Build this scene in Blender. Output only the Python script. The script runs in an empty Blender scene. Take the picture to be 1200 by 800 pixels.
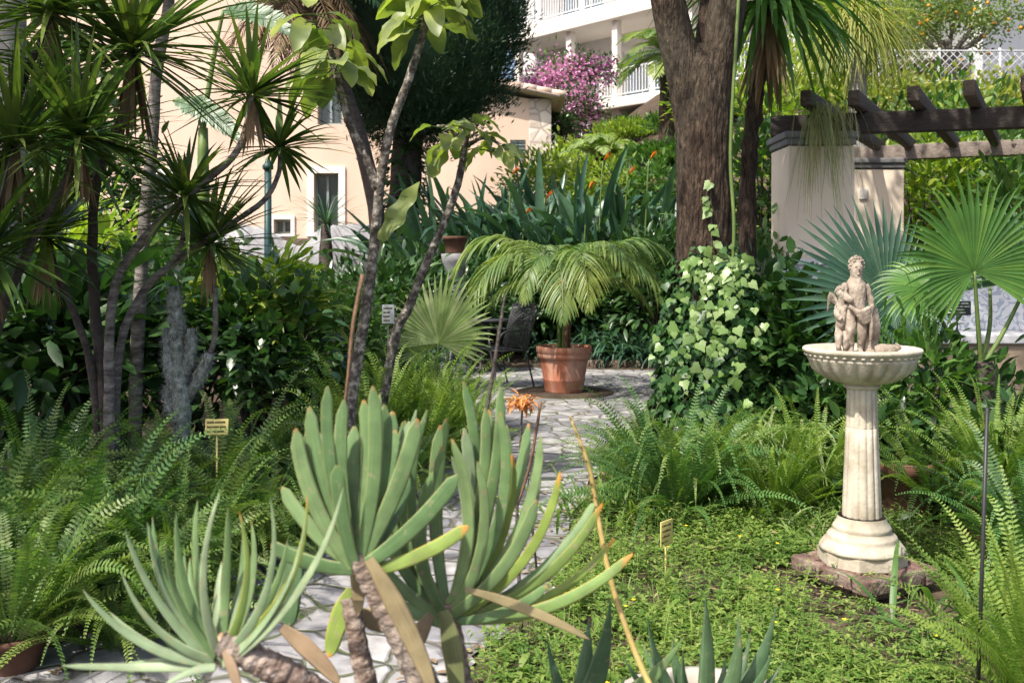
import bpy, math, numpy as np
from mathutils import Vector, Matrix, Euler
R = math.radians
PI = math.pi
scene = bpy.context.scene
C = scene.collection
rng = np.random.default_rng(7)
F_PX, HOR, CAM_H = 1166.7, 307.0, 1.5

def at(px, py, Y):                       # a place Y metres ahead seen at that spot of the photo
    return np.array([(px - 600) / F_PX * Y, Y, CAM_H - (py - HOR) / F_PX * Y])
def gx(px, Y): return (px - 600) / F_PX * Y
def sm(a, b, x):
    t = np.clip((np.asarray(x, float) - a) / (b - a), 0, 1)
    return t * t * (3 - 2 * t)
def terrain(x, y):
    left = 2.0 * sm(15.6, 21, y)
    right = 4.6 * sm(13.6, 20, y) + 2.6 * sm(20, 32, y)
    k = sm(-2, 6, x)
    return left * (1 - k) + right * k
def nrm(v):
    return v / np.maximum(np.linalg.norm(v, axis=-1, keepdims=True), 1e-9)
ZUP = np.array([0, 0, 1.0])

# ---------------------------------------------------------------- materials
def new_mat(name):
    m = bpy.data.materials.new(name); m.use_nodes = True
    nt = m.node_tree; nt.nodes.clear()
    return m, nt, nt.nodes, nt.links
def ramp(ns, stops):
    r = ns.new('ShaderNodeValToRGB'); e = r.color_ramp.elements
    while len(e) < len(stops): e.new(0.5)
    for i, (p, c) in enumerate(stops):
        e[i].position = p; e[i].color = (*c, 1)
    return r
def leaf_mat(name, cols, rough=0.45, trans=0.3, tcol=None, patch=None, patch_amt=0.5, patch_scale=6.0, spec=0.4, vein=0):
    m, nt, ns, ln = new_mat(name)
    geo = ns.new('ShaderNodeNewGeometry')
    n = len(cols)
    r = ramp(ns, [(i / max(n - 1, 1), c) for i, c in enumerate(cols)])
    ln.new(geo.outputs['Random Per Island'], r.inputs[0])
    col = r.outputs[0]
    tc = ns.new('ShaderNodeTexCoord')
    nz = ns.new('ShaderNodeTexNoise'); nz.inputs['Scale'].default_value = patch_scale; nz.inputs['Detail'].default_value = 4
    ln.new(tc.outputs['Object'], nz.inputs['Vector'])
    if patch:
        pr = ramp(ns, [(0.5 - 0.12, (0, 0, 0)), (0.5 + 0.16, (1, 1, 1))]); ln.new(nz.outputs[0], pr.inputs[0])
        mul = ns.new('ShaderNodeMath'); mul.operation = 'MULTIPLY'; mul.inputs[1].default_value = patch_amt
        ln.new(pr.outputs[0], mul.inputs[0])
        mx = ns.new('ShaderNodeMixRGB'); mx.inputs[2].default_value = (*patch, 1)
        ln.new(mul.outputs[0], mx.inputs[0]); ln.new(col, mx.inputs[1]); col = mx.outputs[0]
    hv = ns.new('ShaderNodeHueSaturation')
    mr = ns.new('ShaderNodeMapRange'); mr.inputs[1].default_value = .3; mr.inputs[2].default_value = .7; mr.inputs[3].default_value = .75; mr.inputs[4].default_value = 1.25
    ln.new(nz.outputs[0], mr.inputs[0]); ln.new(mr.outputs[0], hv.inputs['Value']); ln.new(col, hv.inputs['Color']); col = hv.outputs[0]
    p = ns.new('ShaderNodeBsdfPrincipled'); p.inputs['Roughness'].default_value = rough
    p.inputs['Specular IOR Level'].default_value = spec
    ln.new(col, p.inputs['Base Color'])
    out = ns.new('ShaderNodeOutputMaterial')
    if trans > 0:
        t = ns.new('ShaderNodeBsdfTranslucent')
        h2 = ns.new('ShaderNodeMixRGB'); h2.blend_type = 'MULTIPLY'; h2.inputs[0].default_value = 1
        h2.inputs[2].default_value = (*(tcol or (1.6, 1.9, .7)), 1)
        ln.new(col, h2.inputs[1]); ln.new(h2.outputs[0], t.inputs['Color'])
        ms = ns.new('ShaderNodeMixShader'); ms.inputs[0].default_value = trans
        ln.new(p.outputs[0], ms.inputs[1]); ln.new(t.outputs[0], ms.inputs[2]); ln.new(ms.outputs[0], out.inputs[0])
    else:
        ln.new(p.outputs[0], out.inputs[0])
    return m
def surf_mat(name, stops, scale=4.0, rough=0.8, bump=0.3, detail=8, stretch=(1, 1, 1), bump_scale=None, bump_dist=.02, spec=.3, metal=0, stain=None, stain_scale=1.2):
    m, nt, ns, ln = new_mat(name)
    tc = ns.new('ShaderNodeTexCoord'); mp = ns.new('ShaderNodeMapping'); mp.inputs['Scale'].default_value = stretch
    ln.new(tc.outputs['Object'], mp.inputs[0])
    nz = ns.new('ShaderNodeTexNoise'); nz.inputs['Scale'].default_value = scale; nz.inputs['Detail'].default_value = detail; nz.inputs['Roughness'].default_value = .65
    ln.new(mp.outputs[0], nz.inputs['Vector'])
    r = ramp(ns, stops); ln.new(nz.outputs[0], r.inputs[0]); col = r.outputs[0]
    if stain:
        n3 = ns.new('ShaderNodeTexNoise'); n3.inputs['Scale'].default_value = stain_scale; n3.inputs['Detail'].default_value = 6
        mp3 = ns.new('ShaderNodeMapping'); mp3.inputs['Scale'].default_value = (1, 1, .35); ln.new(tc.outputs['Object'], mp3.inputs[0]); ln.new(mp3.outputs[0], n3.inputs['Vector'])
        r3 = ramp(ns, [(.45, (0, 0, 0)), (.7, (1, 1, 1))]); ln.new(n3.outputs[0], r3.inputs[0])
        mm = ns.new('ShaderNodeMath'); mm.operation = 'MULTIPLY'; mm.inputs[1].default_value = .6; ln.new(r3.outputs[0], mm.inputs[0])
        mx = ns.new('ShaderNodeMixRGB'); mx.inputs[2].default_value = (*stain, 1); ln.new(mm.outputs[0], mx.inputs[0]); ln.new(col, mx.inputs[1]); col = mx.outputs[0]
    p = ns.new('ShaderNodeBsdfPrincipled'); p.inputs['Roughness'].default_value = rough; p.inputs['Specular IOR Level'].default_value = spec; p.inputs['Metallic'].default_value = metal
    ln.new(col, p.inputs['Base Color'])
    if bump:
        n2 = ns.new('ShaderNodeTexNoise'); n2.inputs['Scale'].default_value = bump_scale or scale * 3; n2.inputs['Detail'].default_value = 6
        ln.new(mp.outputs[0], n2.inputs['Vector'])
        b = ns.new('ShaderNodeBump'); b.inputs['Strength'].default_value = bump; b.inputs['Distance'].default_value = bump_dist
        ln.new(n2.outputs[0], b.inputs['Height']); ln.new(b.outputs[0], p.inputs['Normal'])
    out = ns.new('ShaderNodeOutputMaterial'); ln.new(p.outputs[0], out.inputs[0])
    return m
def paving_mat():
    m, nt, ns, ln = new_mat('flagstones')
    tc = ns.new('ShaderNodeTexCoord')
    wn = ns.new('ShaderNodeTexNoise'); wn.inputs['Scale'].default_value = 3.0; wn.inputs['Detail'].default_value = 3
    ln.new(tc.outputs['Object'], wn.inputs['Vector'])
    sc = ns.new('ShaderNodeVectorMath'); sc.operation = 'SCALE'; sc.inputs['Scale'].default_value = .16; ln.new(wn.outputs['Color'], sc.inputs[0])
    ad = ns.new('ShaderNodeVectorMath'); ln.new(tc.outputs['Object'], ad.inputs[0]); ln.new(sc.outputs[0], ad.inputs[1])
    v1 = ns.new('ShaderNodeTexVoronoi'); v1.feature = 'DISTANCE_TO_EDGE'; v1.inputs['Scale'].default_value = 4.6
    v2 = ns.new('ShaderNodeTexVoronoi'); v2.feature = 'F1'; v2.inputs['Scale'].default_value = 4.6
    for v in (v1, v2): ln.new(ad.outputs[0], v.inputs['Vector'])
    sep = ns.new('ShaderNodeSeparateColor'); ln.new(v2.outputs['Color'], sep.inputs[0])
    cr = ramp(ns, [(0, (.15, .15, .165)), (.5, (.235, .23, .24)), (1, (.33, .32, .315))]); ln.new(sep.outputs[0], cr.inputs[0])
    nz = ns.new('ShaderNodeTexNoise'); nz.inputs['Scale'].default_value = 14; nz.inputs['Detail'].default_value = 9; ln.new(tc.outputs['Object'], nz.inputs['Vector'])
    hv = ns.new('ShaderNodeHueSaturation'); mr = ns.new('ShaderNodeMapRange'); mr.inputs[1].default_value = .3; mr.inputs[2].default_value = .7; mr.inputs[3].default_value = .72; mr.inputs[4].default_value = 1.25
    ln.new(nz.outputs[0], mr.inputs[0]); ln.new(mr.outputs[0], hv.inputs['Value']); ln.new(cr.outputs[0], hv.inputs['Color'])
    n5 = ns.new('ShaderNodeTexNoise'); n5.inputs['Scale'].default_value = 9; n5.inputs['Detail'].default_value = 5; ln.new(tc.outputs['Object'], n5.inputs['Vector'])
    sub = ns.new('ShaderNodeMath'); sub.operation = 'MULTIPLY_ADD'; sub.inputs[1].default_value = -.075; ln.new(n5.outputs[0], sub.inputs[0]); ln.new(v1.outputs['Distance'], sub.inputs[2])
    er = ramp(ns, [(.0, (1, 1, 1)), (.022, (0, 0, 0))]); ln.new(sub.outputs[0], er.inputs[0])
    jn = ns.new('ShaderNodeTexNoise'); jn.inputs['Scale'].default_value = 2.2; jn.inputs['Detail'].default_value = 3; ln.new(tc.outputs['Object'], jn.inputs['Vector'])
    jr = ramp(ns, [(.42, (.13, .12, .11)), (.62, (.09, .11, .05))]); ln.new(jn.outputs[0], jr.inputs[0])
    mx = ns.new('ShaderNodeMixRGB'); ln.new(er.outputs[0], mx.inputs[0]); ln.new(hv.outputs[0], mx.inputs[1]); ln.new(jr.outputs[0], mx.inputs[2])
    p = ns.new('ShaderNodeBsdfPrincipled'); p.inputs['Roughness'].default_value = .75; p.inputs['Specular IOR Level'].default_value = .3; ln.new(mx.outputs[0], p.inputs['Base Color'])
    hr = ramp(ns, [(0, (0, 0, 0)), (.09, (1, 1, 1))]); ln.new(v1.outputs['Distance'], hr.inputs[0])
    am = ns.new('ShaderNodeMath'); am.operation = 'MULTIPLY_ADD'; am.inputs[1].default_value = .35; ln.new(nz.outputs[0], am.inputs[0]); ln.new(hr.outputs[0], am.inputs[2])
    b = ns.new('ShaderNodeBump'); b.inputs['Strength'].default_value = .8; b.inputs['Distance'].default_value = .018; ln.new(am.outputs[0], b.inputs['Height']); ln.new(b.outputs[0], p.inputs['Normal'])
    out = ns.new('ShaderNodeOutputMaterial'); ln.new(p.outputs[0], out.inputs[0])
    return m
def rubble_mat(name, a, b, scale=5.0, joint=(.12, .11, .10)):
    m, nt, ns, ln = new_mat(name)
    tc = ns.new('ShaderNodeTexCoord')
    v1 = ns.new('ShaderNodeTexVoronoi'); v1.feature = 'DISTANCE_TO_EDGE'; v1.inputs['Scale'].default_value = scale
    v2 = ns.new('ShaderNodeTexVoronoi'); v2.inputs['Scale'].default_value = scale
    for v in (v1, v2): ln.new(tc.outputs['Object'], v.inputs['Vector'])
    sep = ns.new('ShaderNodeSeparateColor'); ln.new(v2.outputs['Color'], sep.inputs[0])
    cr = ramp(ns, [(0, a), (1, b)]); ln.new(sep.outputs[1], cr.inputs[0])
    er = ramp(ns, [(.03, (1, 1, 1)), (.09, (0, 0, 0))]); ln.new(v1.outputs['Distance'], er.inputs[0])
    mx = ns.new('ShaderNodeMixRGB'); mx.inputs[2].default_value = (*joint, 1); ln.new(er.outputs[0], mx.inputs[0]); ln.new(cr.outputs[0], mx.inputs[1])
    p = ns.new('ShaderNodeBsdfPrincipled'); p.inputs['Roughness'].default_value = .9; ln.new(mx.outputs[0], p.inputs['Base Color'])
    b_ = ns.new('ShaderNodeBump'); b_.inputs['Strength'].default_value = .9; b_.inputs['Distance'].default_value = .04; ln.new(v1.outputs['Distance'], b_.inputs['Height']); ln.new(b_.outputs[0], p.inputs['Normal'])
    out = ns.new('ShaderNodeOutputMaterial'); ln.new(p.outputs[0], out.inputs[0])
    return m
def mosaic_mat():
    m, nt, ns, ln = new_mat('mosaic_tiles')
    tc = ns.new('ShaderNodeTexCoord')
    wn = ns.new('ShaderNodeTexNoise'); wn.inputs['Scale'].default_value = 9; wn.inputs['Detail'].default_value = 2; ln.new(tc.outputs['Object'], wn.inputs['Vector'])
    wv = ns.new('ShaderNodeTexVoronoi'); wv.feature = 'SMOOTH_F1'; wv.inputs['Scale'].default_value = 12
    ad = ns.new('ShaderNodeVectorMath'); sc = ns.new('ShaderNodeVectorMath'); sc.operation = 'SCALE'; sc.inputs['Scale'].default_value = .12
    ln.new(wn.outputs['Color'], sc.inputs[0]); ln.new(tc.outputs['Object'], ad.inputs[0]); ln.new(sc.outputs[0], ad.inputs[1]); ln.new(ad.outputs[0], wv.inputs['Vector'])
    mt = ns.new('ShaderNodeMath'); mt.operation = 'MULTIPLY'; mt.inputs[1].default_value = 24; ln.new(wv.outputs['Distance'], mt.inputs[0])
    sn = ns.new('ShaderNodeMath'); sn.operation = 'SINE'; ln.new(mt.outputs[0], sn.inputs[0])
    cr = ramp(ns, [(.25, (.55, .56, .57)), (.6, (.30, .34, .40))]); ln.new(sn.outputs[0], cr.inputs[0])
    p = ns.new('ShaderNodeBsdfPrincipled'); p.inputs['Roughness'].default_value = .4; ln.new(cr.outputs[0], p.inputs['Base Color'])
    out = ns.new('ShaderNodeOutputMaterial'); ln.new(p.outputs[0], out.inputs[0])
    return m
def aloe_mat(name, base, tip, edge, t0=.965, tmul=None):
    # colour follows the leaf itself: the UV runs along it, tips brown off
    m, nt, ns, ln = new_mat(name)
    uv = ns.new('ShaderNodeUVMap'); sp = ns.new('ShaderNodeSeparateXYZ'); ln.new(uv.outputs[0], sp.inputs[0])
    geo = ns.new('ShaderNodeNewGeometry')
    oi = ns.new('ShaderNodeObjectInfo')
    r1 = ramp(ns, [(0, base[0]), (.5, base[1]), (1, base[2])]); ln.new(oi.outputs['Random'], r1.inputs[0])
    tr0 = ramp(ns, [(t0, (0, 0, 0)), (1, (1, 1, 1))]); ln.new(sp.outputs[1], tr0.inputs[0])
    rs = ns.new('ShaderNodeMath'); rs.operation = 'MULTIPLY'; rs.inputs[1].default_value = 7.31; ln.new(oi.outputs['Random'], rs.inputs[0])
    rf = ns.new('ShaderNodeMath'); rf.operation = 'FRACT'; ln.new(rs.outputs[0], rf.inputs[0])
    tr = ns.new('ShaderNodeMath'); tr.operation = 'MULTIPLY'; ln.new(tr0.outputs[0], tr.inputs[0]); ln.new(rf.outputs[0], tr.inputs[1])
    if tmul: nt.links.remove(tr.inputs[1].links[0]); tr.inputs[1].default_value = tmul
    mx = ns.new('ShaderNodeMixRGB'); mx.inputs[2].default_value = (*tip, 1); ln.new(tr.outputs[0], mx.inputs[0]); ln.new(r1.outputs[0], mx.inputs[1])
    # thin warm margin
    ab = ns.new('ShaderNodeMath'); ab.operation = 'SUBTRACT'; ab.inputs[1].default_value = .5; ln.new(sp.outputs[0], ab.inputs[0])
    ab2 = ns.new('ShaderNodeMath'); ab2.operation = 'ABSOLUTE'; ln.new(ab.outputs[0], ab2.inputs[0])
    er = ramp(ns, [(.43, (0, 0, 0)), (.5, (1, 1, 1))]); ln.new(ab2.outputs[0], er.inputs[0])
    mx2 = ns.new('ShaderNodeMixRGB'); mx2.inputs[2].default_value = (*edge, 1); ln.new(er.outputs[0], mx2.inputs[0]); ln.new(mx.outputs[0], mx2.inputs[1])
    tc = ns.new('ShaderNodeTexCoord'); nz = ns.new('ShaderNodeTexNoise'); nz.inputs['Scale'].default_value = 22; nz.inputs['Detail'].default_value = 7; ln.new(tc.outputs['Object'], nz.inputs['Vector'])
    mpu = ns.new('ShaderNodeMapping'); mpu.inputs['Scale'].default_value = (26, 2.2, 1); ln.new(uv.outputs[0], mpu.inputs[0])
    off = ns.new('ShaderNodeMath'); off.operation = 'MULTIPLY'; off.inputs[1].default_value = 90; ln.new(oi.outputs['Random'], off.inputs[0])
    cb = ns.new('ShaderNodeCombineXYZ'); ln.new(off.outputs[0], cb.inputs[1]); va = ns.new('ShaderNodeVectorMath'); ln.new(mpu.outputs[0], va.inputs[0]); ln.new(cb.outputs[0], va.inputs[1])
    n2 = ns.new('ShaderNodeTexNoise'); n2.inputs['Scale'].default_value = 1; n2.inputs['Detail'].default_value = 5; ln.new(va.outputs[0], n2.inputs['Vector'])
    av = ns.new('ShaderNodeMath'); av.operation = 'ADD'; ln.new(n2.outputs[0], av.inputs[0]); ln.new(nz.outputs[0], av.inputs[1])
    n4 = ns.new('ShaderNodeTexNoise'); n4.inputs['Scale'].default_value = 60; n4.inputs['Detail'].default_value = 4; ln.new(tc.outputs['Object'], n4.inputs['Vector'])
    dr = ramp(ns, [(.60, (0, 0, 0)), (.70, (.6, .6, .6))]); ln.new(n4.outputs[0], dr.inputs[0])
    mx3 = ns.new('ShaderNodeMixRGB'); mx3.inputs[2].default_value = (.24, .20, .12, 1); ln.new(dr.outputs[0], mx3.inputs[0]); ln.new(mx2.outputs[0], mx3.inputs[1]); mx2 = mx3
    hv = ns.new('ShaderNodeHueSaturation'); mr = ns.new('ShaderNodeMapRange'); mr.inputs[1].default_value = .7; mr.inputs[2].default_value = 1.3; mr.inputs[3].default_value = .66; mr.inputs[4].default_value = 1.3
    ln.new(av.outputs[0], mr.inputs[0]); ln.new(mr.outputs[0], hv.inputs['Value']); ln.new(mx2.outputs[0], hv.inputs['Color'])
    p = ns.new('ShaderNodeBsdfPrincipled'); p.inputs['Roughness'].default_value = .48; p.inputs['Specular IOR Level'].default_value = .35; ln.new(hv.outputs[0], p.inputs['Base Color'])
    p.inputs['Subsurface Weight'].default_value = .12; p.inputs['Subsurface Radius'].default_value = (.01, .02, .005); p.inputs['Subsurface Scale'].default_value = .5
    b = ns.new('ShaderNodeBump'); b.inputs['Strength'].default_value = .12; b.inputs['Distance'].default_value = .004; ln.new(nz.outputs[0], b.inputs['Height']); ln.new(b.outputs[0], p.inputs['Normal'])
    out = ns.new('ShaderNodeOutputMaterial'); ln.new(p.outputs[0], out.inputs[0])
    return m
def glass_mat(name, col):
    m, nt, ns, ln = new_mat(name)
    p = ns.new('ShaderNodeBsdfPrincipled'); p.inputs['Base Color'].default_value = (*col, 1); p.inputs['Roughness'].default_value = .08; p.inputs['Specular IOR Level'].default_value = .6
    out = ns.new('ShaderNodeOutputMaterial'); ln.new(p.outputs[0], out.inputs[0]); return m

M = {}
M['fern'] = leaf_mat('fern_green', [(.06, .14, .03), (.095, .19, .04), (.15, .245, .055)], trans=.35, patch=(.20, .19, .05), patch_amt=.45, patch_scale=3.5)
M['fern_lit'] = leaf_mat('fern_lit_yellow_green', [(.11, .215, .03), (.16, .275, .045), (.23, .32, .06)], trans=.4, patch=(.20, .19, .05), patch_amt=.45, patch_scale=3.5)  # lit copy of the fern green, sunshine put into the lighter colour
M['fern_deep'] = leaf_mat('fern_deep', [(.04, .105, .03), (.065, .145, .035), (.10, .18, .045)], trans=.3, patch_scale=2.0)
M['yucca'] = leaf_mat('yucca_leaf', [(.035, .07, .018), (.06, .11, .025), (.10, .155, .032), (.16, .20, .045)], rough=.38, trans=.22, spec=.5)
M['yucca_dead'] = leaf_mat('yucca_dead_leaf', [(.16, .10, .05), (.24, .17, .09), (.10, .065, .04)], rough=.8, trans=.15, tcol=(1.3, 1.1, .7))
M['strel'] = leaf_mat('strelitzia_leaf', [(.028, .075, .05), (.045, .10, .06), (.06, .125, .065)], rough=.35, trans=.18, spec=.5)
M['dark'] = leaf_mat('dark_evergreen_leaf', [(.018, .05, .016), (.03, .075, .02), (.05, .105, .026)], rough=.32, trans=.2, spec=.5)
M['mid'] = leaf_mat('mid_green_leaf', [(.045, .11, .03), (.065, .14, .032), (.10, .18, .04)], trans=.3)
M['yellow'] = leaf_mat('yellow_green_leaf', [(.12, .20, .03), (.19, .27, .035), (.27, .31, .05)], trans=.38)
M['citrus'] = leaf_mat('citrus_leaf', [(.08, .14, .035), (.12, .18, .045), (.18, .22, .06)], trans=.3)
M['hedge'] = leaf_mat('golden_hedge_leaf', [(.17, .21, .05), (.24, .26, .06), (.31, .29, .09)], trans=.35)
M['cypress'] = leaf_mat('cypress_spray', [(.016, .045, .022), (.026, .062, .028), (.042, .085, .034)], rough=.7, trans=.1)
M['palm'] = leaf_mat('palm_leaflet', [(.07, .14, .045), (.11, .19, .05), (.17, .235, .065)], rough=.4, trans=.3, patch=(.28, .27, .05), patch_amt=.4, patch_scale=1.3)
M['fan'] = leaf_mat('fan_palm_leaf', [(.045, .12, .022), (.065, .155, .028), (.095, .185, .03)], rough=.4, trans=.32)
M['fan_blue'] = leaf_mat('blue_fan_palm_leaf', [(.03, .075, .05), (.045, .10, .065), (.07, .13, .08)], rough=.45, trans=.22)
M['fan_pale'] = leaf_mat('pale_fan_palm_leaf', [(.16, .24, .07), (.24, .32, .12), (.34, .39, .20)], rough=.35, trans=.35)  # sunlight on the small fan palm is put into this paler green
M['euph'] = leaf_mat('broad_wavy_leaf', [(.12, .18, .06), (.17, .22, .08), (.23, .27, .12)], rough=.45, trans=.35, patch=(.30, .32, .04), patch_amt=.6, patch_scale=5)
M['banana'] = leaf_mat('banana_leaf', [(.06, .13, .06), (.085, .16, .07)], rough=.35, trans=.35)
M['ivy'] = leaf_mat('ivy_leaf', [(.014, .045, .012), (.018, .055, .014), (.024, .07, .018), (.032, .085, .02), (.04, .10, .026), (.085, .16, .05)], rough=.42, trans=.15, spec=.35)
M['ivy_sunlit'] = leaf_mat('sunlit_ivy_leaf', [(.12, .21, .055), (.19, .29, .09), (.27, .36, .16)], rough=.35, trans=.3)  # pale green with the sunlight on the ivy put into it
M['clover'] = leaf_mat('clover_leaf', [(.085, .17, .028), (.14, .24, .04), (.22, .31, .06), (.33, .38, .12)], trans=.35, patch=(.05, .10, .028), patch_amt=.65, patch_scale=2.6)
M['spider'] = leaf_mat('pale_strap_leaf', [(.11, .19, .05), (.18, .25, .08), (.30, .34, .18)], trans=.3)
M['boug'] = leaf_mat('bougainvillea_bract', [(.55, .22, .44), (.66, .33, .54), (.72, .45, .60)], rough=.7, trans=.35, tcol=(1.2, .9, 1.1))
M['boug_deep'] = leaf_mat('deep_bougainvillea_bract', [(.28, .07, .26), (.42, .14, .36), (.10, .09, .05)], rough=.7, trans=.35, tcol=(1.2, .9, 1.1))
M['flower_y'] = leaf_mat('yellow_petal', [(.75, .52, .02), (.8, .62, .04)], trans=.2, tcol=(1, 1, .6))
M['flower_o'] = leaf_mat('orange_petal', [(.75, .22, .02), (.7, .30, .03), (.6, .15, .02)], trans=.2, tcol=(1, 1, .6))
M['flower_dry'] = leaf_mat('faded_orange_petal', [(.55, .20, .05), (.62, .28, .09), (.40, .16, .06)], rough=.7, trans=.3, tcol=(1.1, 1, .7))
M['flower_p'] = leaf_mat('pink_petal', [(.6, .08, .12), (.7, .12, .16)], trans=.2, tcol=(1, 1, 1))
M['orange'] = surf_mat('orange_peel', [(.3, (.65, .25, .02)), (.7, (.75, .32, .03))], bump=0)
M['dry'] = leaf_mat('dry_leaf', [(.22, .15, .09), (.30, .22, .13), (.15, .10, .06)], rough=.85, trans=.2, tcol=(1.2, 1, .7))
M['bark'] = surf_mat('brown_bark', [(.36, (.014, .009, .006)), (.5, (.044, .028, .019)), (.66, (.10, .068, .047))], scale=16, stretch=(2.2, 2.2, .5), rough=.97, bump=1.0, bump_scale=26, bump_dist=.05, detail=12, stain=(.09, .085, .06), stain_scale=2)
M['bark_grey'] = surf_mat('grey_bark', [(.32, (.055, .047, .043)), (.5, (.15, .132, .12)), (.68, (.29, .265, .24))], scale=11, stretch=(1, 1, 3.4), rough=.9, bump=.7, bump_scale=30, bump_dist=.012)
M['bark_dark'] = surf_mat('dark_bark', [(.3, (.035, .028, .025)), (.7, (.10, .08, .07))], scale=9, stretch=(1, 1, 1.5), rough=.9, bump=.8, bump_scale=30)
M['bark_mottled'] = surf_mat('mottled_stem', [(.40, (.045, .038, .032)), (.52, (.13, .112, .092)), (.62, (.34, .31, .265))], scale=24, rough=.9, bump=.9, bump_scale=40, bump_dist=.015)
M['bark_pale'] = surf_mat('pale_palm_trunk', [(.3, (.20, .19, .18)), (.7, (.33, .31, .30))], scale=5, stretch=(1, 1, 4), rough=.9, bump=.7, bump_scale=12)
M['stem_aloe'] = surf_mat('aloe_stem', [(.36, (.075, .05, .038)), (.5, (.19, .135, .105)), (.64, (.37, .30, .25))], scale=38, stretch=(1, 1, 1.6), rough=.92, bump=1, bump_scale=90, bump_dist=.008, stain=(.30, .27, .23), stain_scale=9)
M['stem_green'] = surf_mat('green_stalk', [(.3, (.07, .12, .03)), (.7, (.13, .18, .05))], scale=6, rough=.5, bump=.1)
M['stalk_dry'] = surf_mat('dry_stalk', [(.3, (.085, .045, .028)), (.7, (.19, .11, .065))], scale=20, rough=.8, bump=.3)
M['stalk_yel'] = surf_mat('yellow_stalk', [(.3, (.32, .26, .07)), (.7, (.42, .30, .12))], scale=14, rough=.6, bump=.2)
M['aloe'] = aloe_mat('fan_aloe_leaf', [(.085, .155, .058), (.11, .185, .07), (.14, .21, .085)], (.36, .16, .05), (.26, .25, .11))
M['aloe_pale'] = aloe_mat('pale_fan_aloe_leaf', [(.14, .20, .105), (.17, .235, .125), (.21, .265, .15)], (.30, .20, .10), (.30, .33, .22))
M['aloe_yel'] = aloe_mat('sunned_aloe_leaf', [(.14, .22, .045), (.20, .26, .05), (.13, .21, .06)], (.60, .15, .02), (.42, .28, .05), .91, .8)
M['aloe_dark'] = aloe_mat('dark_aloe_leaf', [(.045, .09, .04), (.06, .115, .05), (.08, .14, .062)], (.22, .14, .07), (.09, .14, .08))
M['aloe_old'] = aloe_mat('withered_aloe_leaf', [(.13, .155, .06), (.23, .185, .095), (.25, .165, .11)], (.40, .18, .07), (.30, .20, .12))
M['soil'] = surf_mat('garden_soil', [(.3, (.035, .025, .017)), (.55, (.07, .05, .034)), (.75, (.12, .088, .06))], scale=3, rough=1, bump=.9, bump_scale=30, bump_dist=.03)
M['paving'] = paving_mat()
M['pink'] = surf_mat('pink_render', [(.3, (.60, .445, .345)), (.7, (.67, .51, .405))], scale=.7, rough=.95, bump=.15, bump_scale=40, bump_dist=.01, stain=(.49, .36, .28), stain_scale=.7)
M['white'] = surf_mat('white_render', [(.3, (.68, .64, .585)), (.7, (.78, .735, .675))], scale=.8, rough=.9, bump=.1, bump_scale=30)
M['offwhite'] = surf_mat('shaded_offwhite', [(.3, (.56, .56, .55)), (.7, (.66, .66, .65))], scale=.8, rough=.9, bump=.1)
M['white_metal'] = surf_mat('white_metal', [(.3, (.72, .72, .72)), (.7, (.8, .8, .8))], rough=.5, bump=0)
M['beige'] = surf_mat('beige_render', [(.3, (.68, .57, .455)), (.7, (.76, .655, .53))], scale=2.2, rough=.95, bump=.2, bump_scale=60, bump_dist=.006, stain=(.42, .35, .27), stain_scale=1.2)
M['tan'] = surf_mat('tan_render', [(.3, (.25, .19, .13)), (.7, (.36, .28, .20))], scale=3, rough=.95, bump=.3, bump_scale=40, bump_dist=.008, stain=(.20, .17, .13))
M['capgrey'] = surf_mat('grey_cap_stone', [(.3, (.13, .13, .135)), (.7, (.21, .21, .215))], scale=8, rough=.85, bump=.3)
M['greyrend'] = surf_mat('grey_cement', [(.3, (.20, .20, .215)), (.7, (.34, .34, .36))], scale=3, rough=.95, bump=.5, bump_scale=14, bump_dist=.03)
M['wood_dark'] = surf_mat('dark_stained_timber', [(.3, (.018, .014, .013)), (.7, (.045, .035, .03))], scale=6, stretch=(1, 6, 6), rough=.65, bump=.4, bump_scale=14)
M['wood_grey'] = surf_mat('weathered_timber', [(.3, (.13, .105, .09)), (.7, (.27, .225, .195))], scale=6, stretch=(1, 6, 6), rough=.85, bump=.4, bump_scale=14)
M['wood_pole'] = surf_mat('dark_rafter_timber', [(.3, (.035, .026, .02)), (.7, (.13, .10, .075))], scale=7, stretch=(1, 6, 6), rough=.8, bump=.5, bump_scale=14)
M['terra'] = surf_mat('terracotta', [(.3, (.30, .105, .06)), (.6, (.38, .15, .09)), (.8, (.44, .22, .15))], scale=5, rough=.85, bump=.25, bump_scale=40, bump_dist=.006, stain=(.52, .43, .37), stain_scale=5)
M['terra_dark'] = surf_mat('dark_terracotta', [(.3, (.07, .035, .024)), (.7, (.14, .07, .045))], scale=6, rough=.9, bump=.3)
M['statue'] = surf_mat('weathered_stone', [(.34, (.13, .105, .083)), (.5, (.27, .222, .178)), (.66, (.41, .35, .285))], scale=16, rough=.95, bump=.7, bump_scale=70, bump_dist=.008, stain=(.19, .15, .115), stain_scale=7)
M['bathstone'] = surf_mat('cream_cast_stone', [(.32, (.27, .225, .165)), (.52, (.44, .395, .315)), (.7, (.55, .505, .425))], scale=6, rough=.93, bump=.55, bump_scale=70, bump_dist=.005, stain=(.20, .18, .13), stain_scale=5)
M['brick'] = surf_mat('old_red_brick', [(.36, (.065, .042, .036)), (.52, (.155, .09, .074)), (.68, (.27, .19, .165))], scale=14, rough=.97, bump=1, bump_scale=40, bump_dist=.015, stain=(.20, .19, .15), stain_scale=6)
M['black'] = surf_mat('black_metal', [(.3, (.015, .015, .017)), (.7, (.03, .03, .032))], rough=.45, bump=0)
M['chair'] = surf_mat('charcoal_metal', [(.3, (.025, .026, .03)), (.7, (.05, .052, .06))], rough=.5, bump=0, spec=.5)
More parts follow.
